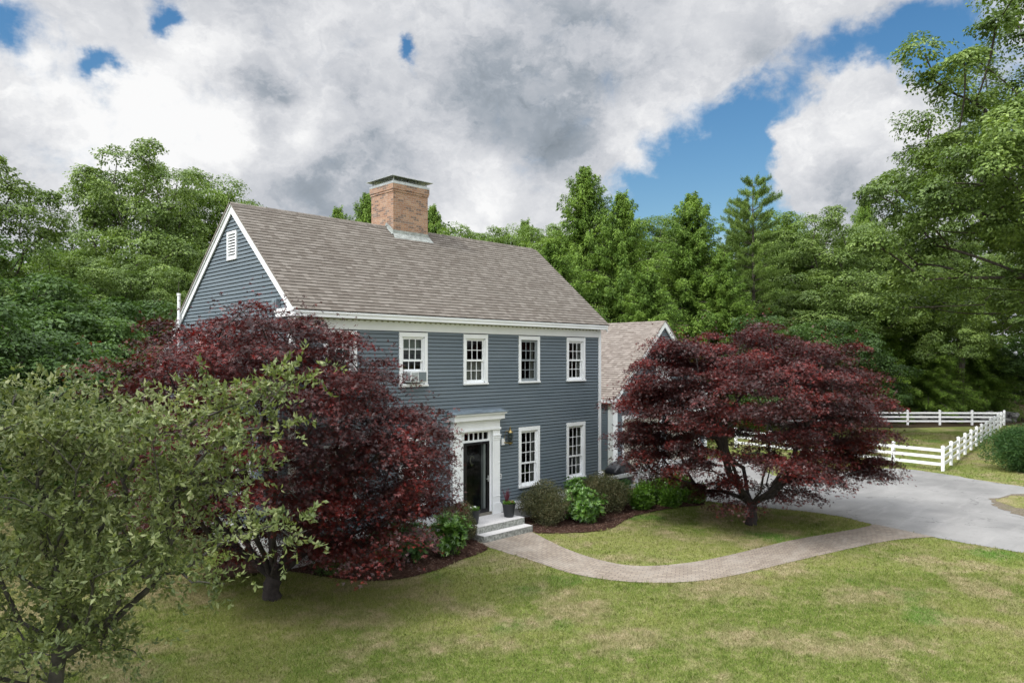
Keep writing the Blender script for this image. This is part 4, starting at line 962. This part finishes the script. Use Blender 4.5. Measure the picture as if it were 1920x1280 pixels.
# --- the two red maples
def red_maple(loc, label, seed, RX, RY, H, zb, trunks, padn=230, off=(0, 0), nper=330, wall=False, skirt=.3, low0=1.45, tr=.17):
    rg = np.random.default_rng(seed); root = thing('japanese_maple', label, 'maple tree', (*loc, 0), 0, 'red leaved maples in front of the house')
    n = padn; v = unit(rg.normal(0, 1, (n * 5, 3))); v = v[v[:, 2] > -.12][:n * 2]; q = .50 + .46 * rg.uniform(0, 1, len(v)) ** .65; q = q / ((np.hypot(v[:, 0], v[:, 1]) ** 2.9 + np.abs(v[:, 2]) ** 2.9) ** (1 / 2.9))
    bump = 1 + .07 * np.sin(np.arctan2(v[:, 1], v[:, 0]) * 4 + seed) + .05 * np.sin(v[:, 2] * 7 + seed)
    P = v * (q * bump)[:, None]; pts = np.c_[P[:, 0] * RX + off[0], P[:, 1] * RY + off[1], zb + np.sign(P[:, 2]) * np.abs(P[:, 2]) ** .85 * (H - zb)]
    pts = thin(pts, .50)[:n]
    rr_, ff_ = pts[:, 0] * _s - pts[:, 1] * _c, -(pts[:, 0] * _c + pts[:, 1] * _s)
    pts = pts[(pts[:, 2] > low0 + .22 * np.maximum(0, ff_) + .4 * np.sin(rr_ * 2.1 + seed) * np.cos(ff_ * 1.7) + rg.uniform(-.3, .5, len(ff_))) & (pts[:, 2] < (5.05 - (rr_ - 2.1) * 1.2 if wall else 99)) & (rr_ > (-3.1 if wall else -9))]
    if wall:
        k = 34; rr_ = rg.uniform(2.0, 3.55, k); ff_ = rg.uniform(-1.2, 1.6, k); ex = np.c_[rr_ * _s - ff_ * _c, -rr_ * _c - ff_ * _s, rg.uniform(1.0, 3.9, k)]; pts = np.vstack([pts, ex])
        k = 20; rr_ = rg.uniform(.7, 3.2, k); ff_ = rg.uniform(-.9, .4, k); ex = np.c_[rr_ * _s - ff_ * _c, -rr_ * _c - ff_ * _s, rg.uniform(1.0, 2.0, k)]; pts = np.vstack([pts, ex])
        k = 14; rr_ = rg.uniform(-2.6, -.1, k); ff_ = rg.uniform(-2.0, -.5, k); pts = np.vstack([pts, np.c_[rr_ * _s - ff_ * _c, -rr_ * _c - ff_ * _s, rg.uniform(1.0, 2.2, k)]])
        rr_ = pts[:, 0] * _s - pts[:, 1] * _c; pts = pts[~((rr_ > 2.3) & (pts[:, 2] < 1.75))]
    else:
        for r0, r1, z0, z1, k in ((-2.8, -1.8, 5.1, 5.8, 16), (-3.8, -2.9, 3.6, 4.6, 14), (-4.0, -3.1, 1.7, 3.0, 10), (2.2, 3.6, 1.5, 2.8, 18)):
            rr_ = rg.uniform(r0, r1, k); ff_ = rg.uniform(-1.2, 1.2, k); pts = np.vstack([pts, np.c_[rr_ * _s - ff_ * _c + .2, -rr_ * _c - ff_ * _s, rg.uniform(z0, z1, k)]])
    if wall: pts = pts[~((pts[:, 1] + loc[1] > -.45) & (pts[:, 0] + loc[0] > -.5))]
    # skirt of low drooping sprays
    k = 22; a = rg.uniform(0, 6.28, k); r_ = rg.uniform(.22, .5, k); sk = np.c_[np.cos(a) * r_ * RX + off[0], np.sin(a) * r_ * RY + off[1], rg.uniform(.7, 1.6, k)]
    sk = sk[np.abs(sk[:, 0] * _s - sk[:, 1] * _c) > .75]; sk = sk[~((sk[:, 1] + loc[1] > -.4) & (sk[:, 0] + loc[0] > -.5))]; sk[:, 2] = np.maximum(sk[:, 2], .45); pts = np.vstack([pts, sk])
    lm = [(math.cos(j * .8 + seed) * rg.uniform(.9, 2.1), math.sin(j * .8 + seed) * rg.uniform(.9, 2.1), rg.uniform(1.9, 3.2)) for j in range(9)]
    P_, Q_, rad = tree_skeleton(list(pts), trunks, rg, .009, .1, 2.1, None, lm)
    rad *= tr / rad[0]; rad = np.maximum(rad, .006)
    link('trunk', skeleton_mesh('trunk', P_, Q_, rad, BARKD, 7), root)
    pr_ = rg.uniform(.38, .74, len(pts)); cen = np.array([off[0], off[1], zb * .5])
    base, t, s, L2, W2 = pads_leaves(pts, pr_, .30, nper, rg, .070, .066, .35, .5, centre=cen)
    # loose twiggy leaves that break the outline
    m_ = 2400; j = rg.integers(0, len(pts), m_); o = unit(pts[j] - cen); b2 = pts[j] + o * rg.uniform(.2, .55, (m_, 1)) + rg.normal(0, .10, (m_, 3))
    t2, s2 = rand_frames(m_, np.array([0, 0, 1.]), .7, rg); base = np.vstack([base, b2]); t = np.vstack([t, t2]); s = np.vstack([s, s2]); L2 = np.r_[L2, np.full(m_, .075)]
    ok = (base[:, 2] > .06) & ~((base[:, 1] + loc[1] > -.08) & (base[:, 0] + loc[0] > -.12))
    V, T = maple_leaf(base[ok], t[ok], s[ok], L2[ok], None, rg)
    link('crown', fast_mesh('crown', V, T, L_MAPLE), root); return root
mR = gnd(1408, 983); mL = gnd(512, 1122)
red_maple(mR, 'dark red maple on the lawn island between brick path and driveway, right of the house', 11, 3.95, 3.9, 6.3, 2.0, [(0, 0, 0), (.02, 0, .3), (.05, .03, .62)], 330, (.25, .1), 560)
red_maple(mL, 'larger dark red maple hiding the left front corner of the house', 23, 3.6, 3.3, 6.35, 2.0, [(0, 0, 0), (-.03, .02, .2), (.04, 0, .42)], 330, (.1, .35), 430, True, .2, 1.75)
# --- crab apple in the foreground
def crab():
    rg = np.random.default_rng(5); bx = at(135, 900, 8.0); loc = (bx[0], bx[1], 0); root = thing('crabapple_tree', 'dull green crabapple tree with long leafy shoots in the left foreground', 'fruit tree', loc)
    L0 = np.array(loc); pts = []
    def reg(u0, u1, v0, v1, d0, d1, n):
        for _ in range(n): pts.append(at(rg.uniform(u0, u1), rg.uniform(v0, v1), rg.uniform(d0, d1)) - L0)
    reg(-140, 120, 800, 1290, 6.6, 8.9, 95); reg(60, 300, 800, 1120, 6.9, 9.0, 78); reg(-100, 260, 760, 840, 7.2, 9.3, 30); reg(20, 130, 715, 760, 7.4, 8.8, 7)
    reg(290, 370, 870, 1050, 7.2, 8.8, 13); reg(100, 230, 1080, 1270, 7, 8.6, 20); reg(330, 410, 880, 990, 7.4, 8.4, 3)
    for (a, b_, n) in (((300, 820, 7.8), (585, 700, 7.6), 15), ((330, 880, 7.6), (505, 800, 7.5), 9), ((320, 940, 7.8), (480, 880, 7.6), 8), ((430, 1000, 7.6), (570, 990, 7.4), 6), ((250, 1030, 7.5), (400, 1090, 7.2), 8), ((300, 760, 8), (440, 740, 7.9), 6), ((150, 1150, 7.6), (250, 1230, 7.4), 6)):
        for k in range(n):
            s_ = k / (n - 1); p = at(*[a[i] + (b_[i] - a[i]) * s_ for i in range(3)]) + rg.normal(0, .05, 3); pts.append(p - L0)
    pts = np.array(pts); pts = pts[pts[:, 2] > .5]
    P_, Q_, rad = tree_skeleton(list(pts), [(0, 0, 0), (-.02, .03, .7), (-.15, .05, 1.4), (-.12, .1, 2.0)], rg, .006, .2, 2.1, None)
    rad *= .085 / rad[0]; rad = np.maximum(rad, .003)
    link('trunk', skeleton_mesh('trunk', P_, Q_, rad, BARKG, 7), root)
    n = 112; c = np.repeat(pts, n, 0); N_ = len(c); base = c + rg.normal(0, 1, (N_, 3)) * np.array([.17, .17, .12])
    # leaves along short straight shoots
    sh = rg.integers(0, 7, N_); key = np.repeat(np.arange(len(pts)), n) * 7 + sh; dirs = unit(rg.normal(0, 1, (len(pts) * 7, 3)) + [0, 0, .45])[key]; st = pts[np.repeat(np.arange(len(pts)), n)] + rg.normal(0, .07, (len(pts) * 7, 3))[key]
    s_ = rg.uniform(0, .36, N_); base = st + dirs * s_[:, None] - np.array([0, 0, .5]) * (s_ ** 2)[:, None]
    t = unit(dirs * .6 + rg.normal(0, .75, (N_, 3))); sd = unit(np.cross(t, np.array([0, 0, 1.]) + rg.normal(0, .45, (N_, 3)))); L2 = rg.uniform(.05, .09, N_)
    V, T = leaves_fast(base, t, sd, L2, L2 * .46, .25); link('crown', fast_mesh('crown', V, T, L_CRAB), root)
crab()
# --- woodland trees: a few moulds, copied with their parts
def broad_mould(name, seed, H, RW, zb, mat, bark, npad=170, nper=330, leaf=.17, lobes=7, rpad=(.8, 1.5), trunkr=.24, flat=.62):
    rg = np.random.default_rng(seed); root = thing(name, 'x', 'tree'); pts = []
    cz = zb + (H - zb) * .5
    LB = [((0, 0, cz + (H - zb) * .18), (RW * .62, RW * .62, (H - zb) * .32))]
    for k in range(lobes):
        a = k * 2.4 + rg.uniform(-.4, .4); f = rg.uniform(.1, .85); r_ = RW * (.55 - .25 * abs(f - .4)); LB.append(((math.cos(a) * RW * .5 * (1.1 - .5 * f), math.sin(a) * RW * .5 * (1.1 - .5 * f), zb + (H - zb) * (.12 + .72 * f)), (r_, r_, (H - zb) * .17)))
    tot = sum(l[1][0] ** 2 for l in LB)
    for c, r in LB: pts.append(ell_pts(max(6, int(npad * 1.8 * r[0] ** 2 / tot)), c, r, rg, .45, -.5))
    pts = np.vstack(pts); rg.shuffle(pts); pts = thin(pts, .85)[:npad]
    pts[:, 2] = np.minimum(pts[:, 2], H - .4)
    P_, Q_, rad = tree_skeleton(list(pts), [(0, 0, 0), (.1, 0, zb * .6), (0, .1, zb + (H - zb) * .25), (.1, .1, zb + (H - zb) * .5)], rg, .02, .15, 2.2, None)
    rad *= trunkr / rad[0]; rad = np.maximum(rad, .012); link('trunk', skeleton_mesh('trunk', P_, Q_, rad, bark, 6), root)
    V, T = dome_leaves(pts, rg.uniform(*rpad, len(pts)), flat, nper, rg, leaf, .6, np.array([0, 0, cz])); link('crown', fast_mesh('crown', V, T, mat), root); return root
def hemlock_mould(name, seed, H, RW, mat, bark, nbr=150, zb=1.0, dens=420, pine=False):
    rg = np.random.default_rng(seed); root = thing(name, 'x', 'tree'); Vs = []; 
    m = MB(); top = (rg.normal(0, .15), rg.normal(0, .15), H)
    m.tube([(0, 0, 0), (.05, 0, H * .4), (top[0] * .6, top[1] * .6, H * .8), (top[0] + (.25 if not pine else 0), top[1], H)], [.22, .15, .06, .01], 7)
    B, D, S_, LL = [], [], [], []; 
    for k in range(nbr):
        f = ((k + rg.uniform(0, .9)) / nbr); z = zb + (H - zb) * f ** (.95 if not pine else 1.0)
        if pine: z = zb + (H - zb) * (math.floor(f * 15) + rg.uniform(0, .22)) / 15
        a = k * 2.399 + rg.uniform(-.3, .3); ff = (z - zb) / (H - zb)
        prof = (1 - ff) ** .66 * (.72 + .28 * min(1, ff * 6)) if not pine else (.55 + .6 * ff) * (1 - ff) ** .55 * 1.15
        Lb = RW * max(.07, prof) * rg.uniform(.62, 1.18); rise = (.12 + .5 * ff) if not pine else (.05 + .55 * ff)
        d = np.array([math.cos(a), math.sin(a), 0]); k_ = 6; pr_ = [np.array([0, 0, z])]
        sag = .42 if not pine else .02
        p_of = lambda s_: np.array([0, 0, z]) + d * Lb * s_ + np.array([0, 0, 1]) * Lb * (rise * s_ - sag * s_ ** 2 * (1.2 - ff))
        m.tube([p_of(q / 4) for q in range(5)], [max(.012, .022 * Lb / 2) * (1 - q / 5.5) for q in range(5)], 4, False)
        n = int(dens * (Lb / RW + .08) ** 1.2)
        s_ = rg.uniform(.12 if not pine else .35, 1.03, n); sidev = np.array([-math.sin(a), math.cos(a), 0]); wmax = Lb * (.34 if not pine else .26)
        side_off = rg.uniform(-1, 1, n) * wmax * np.clip(1.15 - s_, .12, 1) * (.5 + .5 * np.sin(s_ * 9 + k) ** 2)
        bp = np.array([p_of(q) for q in s_]) + sidev * side_off[:, None]; 
        if not pine:
            bp[:, 2] += -.35 * np.abs(side_off) - rg.uniform(0, .34, n) * (1 + Lb * .3)
            t = unit(d * .55 + sidev * np.sign(side_off)[:, None] * .6 + [0, 0, -.55] + rg.normal(0, .35, (n, 3)))
        else:
            bp[:, 2] += rg.normal(.06, .09, n); t = unit(d * .4 + rg.normal(0, .6, (n, 3)) + [0, 0, .35])
        N = unit(np.array([0, 0, 1.]) + rg.normal(0, .5, (n, 3))); sd = unit(np.cross(t, N)); B.append(bp); D.append(t); S_.append(sd); LL.append(rg.uniform(.12, .3, n) if not pine else rg.uniform(.12, .24, n))
    tr = m.obj('trunk', bark, root, smooth=True)
    B, D, S_, LL = np.vstack(B), np.vstack(D), np.vstack(S_), np.concatenate(LL)
    V, T = leaves_fast(B, D, S_, LL, LL * (.30 if not pine else .16), .1); link('crown', fast_mesh('crown', V, T, mat), root); return root
used = {}
def place(mould, label, u, vtop, d, cat='tree', group='trees of the surrounding woods', rot=0, wide=1.0, H0=None, lean=0):
    """stand a copy so that its top reaches the surveyed height"""
    p = at(u, V0, d); Hh = CAM[2] + (V0 - vtop) / F * d; H0 = H0 or mould['H']
    if mould.name not in used: used[mould.name] = 1; r = mould
    else:
        r = mould.copy(); COL.objects.link(r)
        for ch in mould.children:
            c = ch.copy(); COL.objects.link(c); c.parent = r
    r.location = (p[0], p[1], -.03); sc = Hh / H0; r.scale = (sc * wide, sc * wide, sc); r.rotation_euler = (lean, 0, rot)
    r['label'] = label; r['category'] = cat; r['group'] = group; return r
OAK = broad_mould('oak_tree', 31, 16, 5.6, 3.5, L_OAK, BARK, 230, 680, .13, 9, (.55, 1.05)); OAK['H'] = 16
ASH = broad_mould('maple_tree', 32, 16, 4.8, 4.5, L_OAK2, BARK, 210, 640, .13, 8, (.55, 1.0)); ASH['H'] = 16
BIG = broad_mould('large_oak_tree', 33, 22, 8.0, 3.0, L_OAK, BARK, 330, 850, .135, 16, (.6, 1.15), .38); BIG['H'] = 22
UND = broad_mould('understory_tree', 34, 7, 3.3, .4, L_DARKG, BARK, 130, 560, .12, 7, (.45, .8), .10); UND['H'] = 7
HEM = hemlock_mould('hemlock_tree', 41, 18, 5.8, L_HEM, BARK, 300, 1.0, 950); HEM['H'] = 18
HEM2 = hemlock_mould('hemlock_tree', 42, 17, 5.2, L_HEM, BARK, 270, .8, 900); HEM2['H'] = 17; HEM2.name = 'hemlock_tree.001'
PIN = hemlock_mould('white_pine_tree', 43, 18, 3.6, L_PINE, BARK, 150, 5.5, 1000, True); PIN['H'] = 18
WG = 'trees of the surrounding woods'
PL = [
 (OAK, 'tall green tree cut off by the left edge of the photo', -105, 250, 30, .6, 1.05),
 (OAK, 'tall rounded oak standing behind the gable on the left, its crown pierced by sky', 262, 262, 40, 2.1, 1.0),
 (ASH, 'light green tree peeping over the left slope of the house roof', 405, 345, 46, 1.0, .95),
 (ASH, 'mid height tree filling the gap between the two tall trees on the left', 120, 470, 36, 3.0, 1.2),
 (OAK, 'broad dark tree low behind the house gable on the left', 250, 470, 33, 4.0, 1.1),
 (UND, 'dark understory tree at the left edge above the crabapple', 10, 505, 24, 0, 1.2),
 (UND, 'dark leafy understory tree between the crabapple and the tall oak', 150, 560, 25, 1.3, 1.2),
 (UND, 'dark understory tree close to the left red maple, behind it', 290, 560, 30, 2.3, 1.2),
 (UND, 'low shrubby tree just over the top of the crabapple', 70, 620, 19, 3.3, 1.1),
 (UND, 'low shrubby tree by the left margin of the photo', -70, 560, 18, 4.3, 1.2),
 (UND, 'shrubby tree left of the red maple, under the oak', 215, 640, 24, 5.1, 1.1),
 (HEM, 'feathery conifer top showing left of the brick chimney', 688, 362, 62, .4, .8),
 (HEM2, 'small conifer tip further left of the chimney above the ridge', 634, 388, 60, 1.4, .8),
 (HEM2, 'thin conifer top showing just right of the chimney', 812, 384, 64, 2.4, .8),
 (ASH, 'bright green crown low over the ridge right of the chimney', 855, 430, 62, .2, 1.0),
 (ASH, 'light green crown over the right end of the main ridge', 935, 430, 64, 1.2, 1.1),
 (HEM2, 'small grey green conifer tip over the right end of the ridge', 985, 412, 66, .7, .8),
 (ASH, 'light green crown left of the tallest hemlock', 1020, 425, 60, 2.2, 1.0),
 (HEM, 'tallest hemlock, rising above the right end of the house roof', 1098, 312, 50, 0, .95),
 (HEM2, 'slimmer hemlock tucked against the right of the tallest one', 1166, 360, 48, 1.1, .95),
 (HEM2, 'lower hemlock spreading behind the right slope of the house roof', 1040, 445, 43, 2.6, 1.3),
 (ASH, 'light green tree between the two groups of hemlocks', 1232, 408, 62, 3.1, 1.0),
 (HEM, 'broad hemlock with a thin leading tip, left of the pines', 1297, 362, 52, 3.3, 1.1),
 (HEM2, 'lower hemlock behind the garage ridge', 1215, 500, 45, 4.2, 1.25),
 (HEM2, 'short hemlock between the broad hemlock and the pines', 1352, 470, 50, 5.2, 1.1),
 (PIN, 'white pine with a bare trunk and layered tufted branches', 1413, 332, 54, 0, 1.0),
 (PIN, 'second thinner white pine, just left of the layered one', 1388, 372, 56, 2.0, .8),
 (OAK, 'rounded broadleaf tree behind the right maple, right of the pines', 1545, 388, 60, 1.4, 1.15),
 (ASH, 'yellowish green tree top just right of the pines', 1475, 400, 66, 4.4, 1.0),
 (OAK, 'broadleaf tree behind the paddock, left of the overhanging giant', 1655, 400, 66, 3.4, 1.0),
 (HEM, 'dim conifer top behind the broadleaf crowns at the right', 1622, 372, 74, 2.0, .7),
 (BIG, 'giant oak whose crown overhangs the whole right edge of the photo', 2075, -190, 37, .5, 1.12),
 (BIG, 'large broadleaf tree behind the far fence corner', 1800, 345, 60, 2.5, 1.05),
 (UND, 'bright leaved low tree directly above the right red maple', 1440, 590, 47, 1.7, 1.2),
 (UND, 'low leafy tree behind the right red maple, toward the paddock', 1560, 600, 50, 2.7, 1.3),
 (HEM2, 'dark young hemlock with boughs over the far fence', 1650, 560, 60, .5, 1.4),
 (HEM2, 'young hemlock at the middle of the far fence', 1740, 600, 60, 1.9, 1.6),
 (HEM2, 'young hemlock by the far right corner of the fence', 1835, 610, 61, 3.7, 1.6),
 (UND, 'shrubby undergrowth tree behind the hedge at the right edge', 1930, 640, 60, 4.7, 1.4),
]
PL.append((OAK, 'unseen tall oak added beyond the left edge of the frame to shade lawn and crabapple', -2400, 672, 4.2, .9, 1.0))  # unseen tree, added so its shade darkens the lower left lawn
for mo, lab, u, vt, d, rot, wide in PL: 
    o = place(mo, lab, u, vt, d, rot=rot, wide=wide)
o.location = (-13.6, -5.2, 0); o.scale = (.85, .85, .85)
# far woodland reading as one mass
rg = np.random.default_rng(77); cs = []
for row, (dd, vt) in enumerate(((78, 470), (90, 455), (104, 450))):
    for u in np.arange(-500, 2500, 75):
        d = dd + rg.uniform(-5, 5); p = at(u + rg.uniform(-20, 20), V0, d); Ht = 5.07 + (V0 - vt + rg.uniform(-22, 22)) / F * d
        for k in range(30):
            z = rg.uniform(.6, Ht); r_ = 3.8 * math.sqrt(max(.08, 1 - (max(0, z - Ht * .5) / (Ht * .55)) ** 2)); a = rg.uniform(0, 6.28); q = r_ * rg.uniform(.3, 1); cs.append((p[0] + q * math.cos(a), p[1] + q * math.sin(a), z))
cs = np.array(cs); V, T = dome_leaves(cs, 1.5, .7, 60, rg, .5, .65, np.array([0, 0, 5.]))
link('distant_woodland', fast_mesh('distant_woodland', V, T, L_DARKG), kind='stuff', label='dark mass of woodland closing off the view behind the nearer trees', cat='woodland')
# stone wall under the trees
m = MB(); rg = np.random.default_rng(9); w0, w1 = np.array([*gnd(1940, 796)]), np.array([*gnd(1330, 796)]); dv = (w1 - w0); Lw = np.linalg.norm(dv); dv /= Lw; nv = np.array([-dv[1], dv[0]]); WN = nv * (1 if nv @ np.array([_c, _s]) > 0 else -1)
ico = [(math.cos(a) * math.cos(b), math.sin(a) * math.cos(b), math.sin(b)) for b in (-.9, 0, .9) for a in np.linspace(0, 5.2, 6)]
for k in range(420):
    s_ = rg.uniform(0, Lw); z = rg.uniform(.1, .75); r_ = rg.uniform(.18, .36); off = rg.uniform(-.25, .25) + 2.2; c_ = w0 + dv * s_ + WN * off
    i = m.av([(c_[0] + p[0] * r_ * rg.uniform(.8, 1.3), c_[1] + p[1] * r_ * rg.uniform(.8, 1.3), z + p[2] * r_ * .7) for p in ico])
    for b in range(2):
        for q in range(6): m.f.append((i + b * 6 + q, i + b * 6 + (q + 1) % 6, i + b * 6 + 6 + (q + 1) % 6, i + b * 6 + 6 + q))
    m.f.append(tuple(i + 12 + q for q in range(6)))
m.obj('stone_wall', STONE, None, 'old dark fieldstone wall at the foot of the woods behind the far fence', 'stone wall')
# shrubs
def shrub(name, label, cat, loc, rx, ry, h, mat, n, leaf, wr=.42, seed=0, whorl=False, ball=0, stems=18, group=None, spread=.8, droop=0):
    rg = np.random.default_rng(seed + 100); root = thing(name, label, cat, (*loc, 0), rg.uniform(0, 0.01), group)
    k = 24; lb = ell_pts(k, (0, 0, h * .5), (rx * .62, ry * .62, h * .36), rg, .35, -.95); lr = rg.uniform(.30, .48, k) * min(rx, ry, h)
    ci = rg.integers(0, k, n); v = unit(rg.normal(0, 1, (n, 3))); q = rg.uniform(.35, 1.08, n) ** .5; base = lb[ci] + v * (lr[ci] * q)[:, None] * [1.1, 1.1, 1]
    base[:, 2] = np.clip(base[:, 2], .03, None); cen = np.array([0, 0, h * .3]); o = unit(base - cen)
    if whorl:      # rosettes of leaves at the shoot tips
        nw = n // 9; base = np.repeat(base[:nw], 9, 0); o = np.repeat(unit(o[:nw] + [0, 0, .5] + rg.normal(0, .3, (nw, 3))), 9, 0)
        u1 = unit(np.cross(o, [.3, .2, 1.])); u2 = np.cross(o, u1); a = np.tile(np.arange(9) * .698, nw) + np.repeat(rg.uniform(0, 6, nw), 9)
        t = unit(u1 * np.cos(a)[:, None] + u2 * np.sin(a)[:, None] + o * .55 + rg.normal(0, .12, (nw * 9, 3))); s = unit(np.cross(t, o)); nn_ = nw * 9
    else:
        t = unit(o * .8 + rg.normal(0, spread, (n, 3)) + [0, 0, .35 - droop]); s = unit(np.cross(t, rg.normal(0, 1, (n, 3)))); nn_ = n
    L2 = leaf * rg.uniform(.65, 1.25, nn_); V, T = leaves_fast(base, t, s, L2, L2 * wr, .2); 
    m = MB()
    for j in range(stems):
        e = lb[j % k] + rg.normal(0, .08, 3); m.tube([(rg.normal(0, .06), rg.normal(0, .06), 0), tuple(e * [.5, .5, .45]), tuple(e)], [.014, .010, .004], 5, False)
    m.obj('stems', BARKD, root); link('foliage', fast_mesh('foliage', V, T, mat), root); return root
shrub('spirea_shrub', 'dark olive rounded shrub just left of the granite steps', 'shrub', (4.45, -.95), .72, .6, 1.25, L_BARB, 17000, .052, .4, 1)
shrub('rhododendron', 'bright green rhododendron at the left end of the front bed, half under the maple', 'shrub', (3.45, -1.72), .62, .55, 1.3, L_RHODO, 4200, .12, .3, 2, True)
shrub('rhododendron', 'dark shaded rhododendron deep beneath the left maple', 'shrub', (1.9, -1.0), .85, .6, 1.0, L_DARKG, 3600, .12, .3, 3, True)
shrub('rhododendron', 'mid green rhododendron under the left maple next to the brightest one', 'shrub', (2.3, -1.5), .85, .6, 1.15, L_YEW, 5200, .12, .3, 13, True)
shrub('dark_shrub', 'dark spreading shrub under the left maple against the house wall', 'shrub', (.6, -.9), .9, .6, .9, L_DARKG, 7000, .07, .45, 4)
shrub('spirea_shrub', 'dark brownish green rounded shrub under the first ground floor window right of the door', 'shrub', (8.0, -.95), 1.2, .9, 1.25, L_BARB, 24000, .052, .4, 5)
shrub('rhododendron', 'bright green rhododendron in front of the right foundation shrubs', 'shrub', (9.05, -1.65), 1.0, .75, 1.0, L_RHODO, 7400, .12, .3, 6, True)
shrub('rhododendron', 'small bright rhododendron tuft rising behind the front one', 'shrub', (9.3, -1.0), .65, .5, 1.35, L_RHODO, 3600, .12, .3, 16, True)
shrub('spirea_shrub', 'grey brown spreading shrub at the right corner of the house', 'shrub', (10.55, -1.05), 1.35, .9, 1.25, L_BARB, 25000, .052, .4, 7)
shrub('green_shrub', 'small mid green shrub touching the short white fence', 'shrub', (11.7, -.95), .55, .5, 1.0, L_YEW, 5200, .06, .4, 17)
for i, (x, y, r_, h_) in enumerate(((11.75, -1.75, .55, .6), (12.7, -1.45, .7, .85), (13.6, -1.55, .8, .9), (14.6, -1.5, .7, .9), (13.0, -2.2, .6, .5), (14.2, -2.4, .6, .5))):
    shrub('perennial_clump', ['bright green leafy clump left of the others before the short fence', 'leafy clump centred under the short fence post', 'taller leafy clump right of the short fence post', 'leafy clump nearest the garage drive', 'low leafy clump at the lawn edge by the mulch', 'low leafy clump closest to the right maple trunk'][i], 'perennial', (x, y), r_, r_ * .8, h_, L_HOSTA, 2300, .13, .42, 20 + i, False, group='leafy clumps in the right bed')
hp = gnd(1925, 884)
shrub('yew_bush', 'large rounded dark green bush right of the paddock fence at the right edge', 'bush', hp, 2.05, 1.8, 2.05, L_YEW, 46000, .10, .35, 30, droop=.5, stems=30)
for i, (u, v) in enumerate(((1232, 966), (1262, 958))):
    pass
# grass blades on the near lawn and a thinner scatter beyond
rg = np.random.default_rng(12)
def scatter(d0, d1, dens, hl, wl, half=1.02):
    A = (d1 ** 2 - d0 ** 2) * half; n = int(A * dens); d = np.sqrt(rg.uniform(d0 ** 2, d1 ** 2, n)); l = rg.uniform(-half, half, n) * d
    x = CAM[0] + d * _c + l * _s; y = CAM[1] + d * _s - l * _c
    ok = ~((inpoly(x + rg.normal(0, .03, n), y + rg.normal(0, .03, n), PATH_P)) | (inpoly(x + rg.normal(0, .05, n), y + rg.normal(0, .05, n), DRIVE_P) & ~inpoly(x, y, ISG)) | inpoly(x, y, BED_L) | inpoly(x, y, BED_R)) & ~((x > -.1) & (x < W + .1) & (y > -.05) & (y < 10)) & ~((x > 16.6) & (x < 24.6) & (y > 3) & (y < 14)) & ~((x > 4.9) & (x < 6.95) & (y > -1.5) & (y < .1))
    x, y = x[ok], y[ok]; n = len(x); h = hl * rg.uniform(.5, 1.4, n); a = rg.uniform(0, 6.28, n); w = wl * rg.uniform(.7, 1.3, n); lean = rg.normal(0, .55, (n, 2)) * h[:, None]
    V = np.stack([np.c_[x - w * np.cos(a), y - w * np.sin(a), np.zeros(n)], np.c_[x + w * np.cos(a), y + w * np.sin(a), np.zeros(n)], np.c_[x + lean[:, 0], y + lean[:, 1], h]], 1).reshape(-1, 3)
    return V
Vg = np.vstack([scatter(10, 17, 1500, .042, .006), scatter(17, 27, 520, .040, .010), scatter(27, 50, 90, .05, .02)])
# tufts
tf = []
for d0, d1, dn in ((10, 17, 5.0), (17, 27, 3.0)):
    v = scatter(d0, d1, dn, .02, .004)[::3]; k = 11; c = np.repeat(v, k, 0); n = len(c); a = rg.uniform(0, 6.28, n); q = rg.uniform(0, .05, n); x = c[:, 0] + q * np.cos(a); y = c[:, 1] + q * np.sin(a); h = rg.uniform(.05, .10, n); w = .006
    tf.append(np.stack([np.c_[x - w * np.sin(a), y + w * np.cos(a), np.zeros(n)], np.c_[x + w * np.sin(a), y - w * np.cos(a), np.zeros(n)], np.c_[x + h * .6 * np.cos(a), y + h * .6 * np.sin(a), h]], 1).reshape(-1, 3))
Vg = np.vstack([Vg] + tf)
link('grass', fast_mesh('grass', Vg, np.arange(len(Vg)).reshape(-1, 3), BLADE), kind='stuff', label='short patchy green and straw coloured lawn grass', cat='grass')
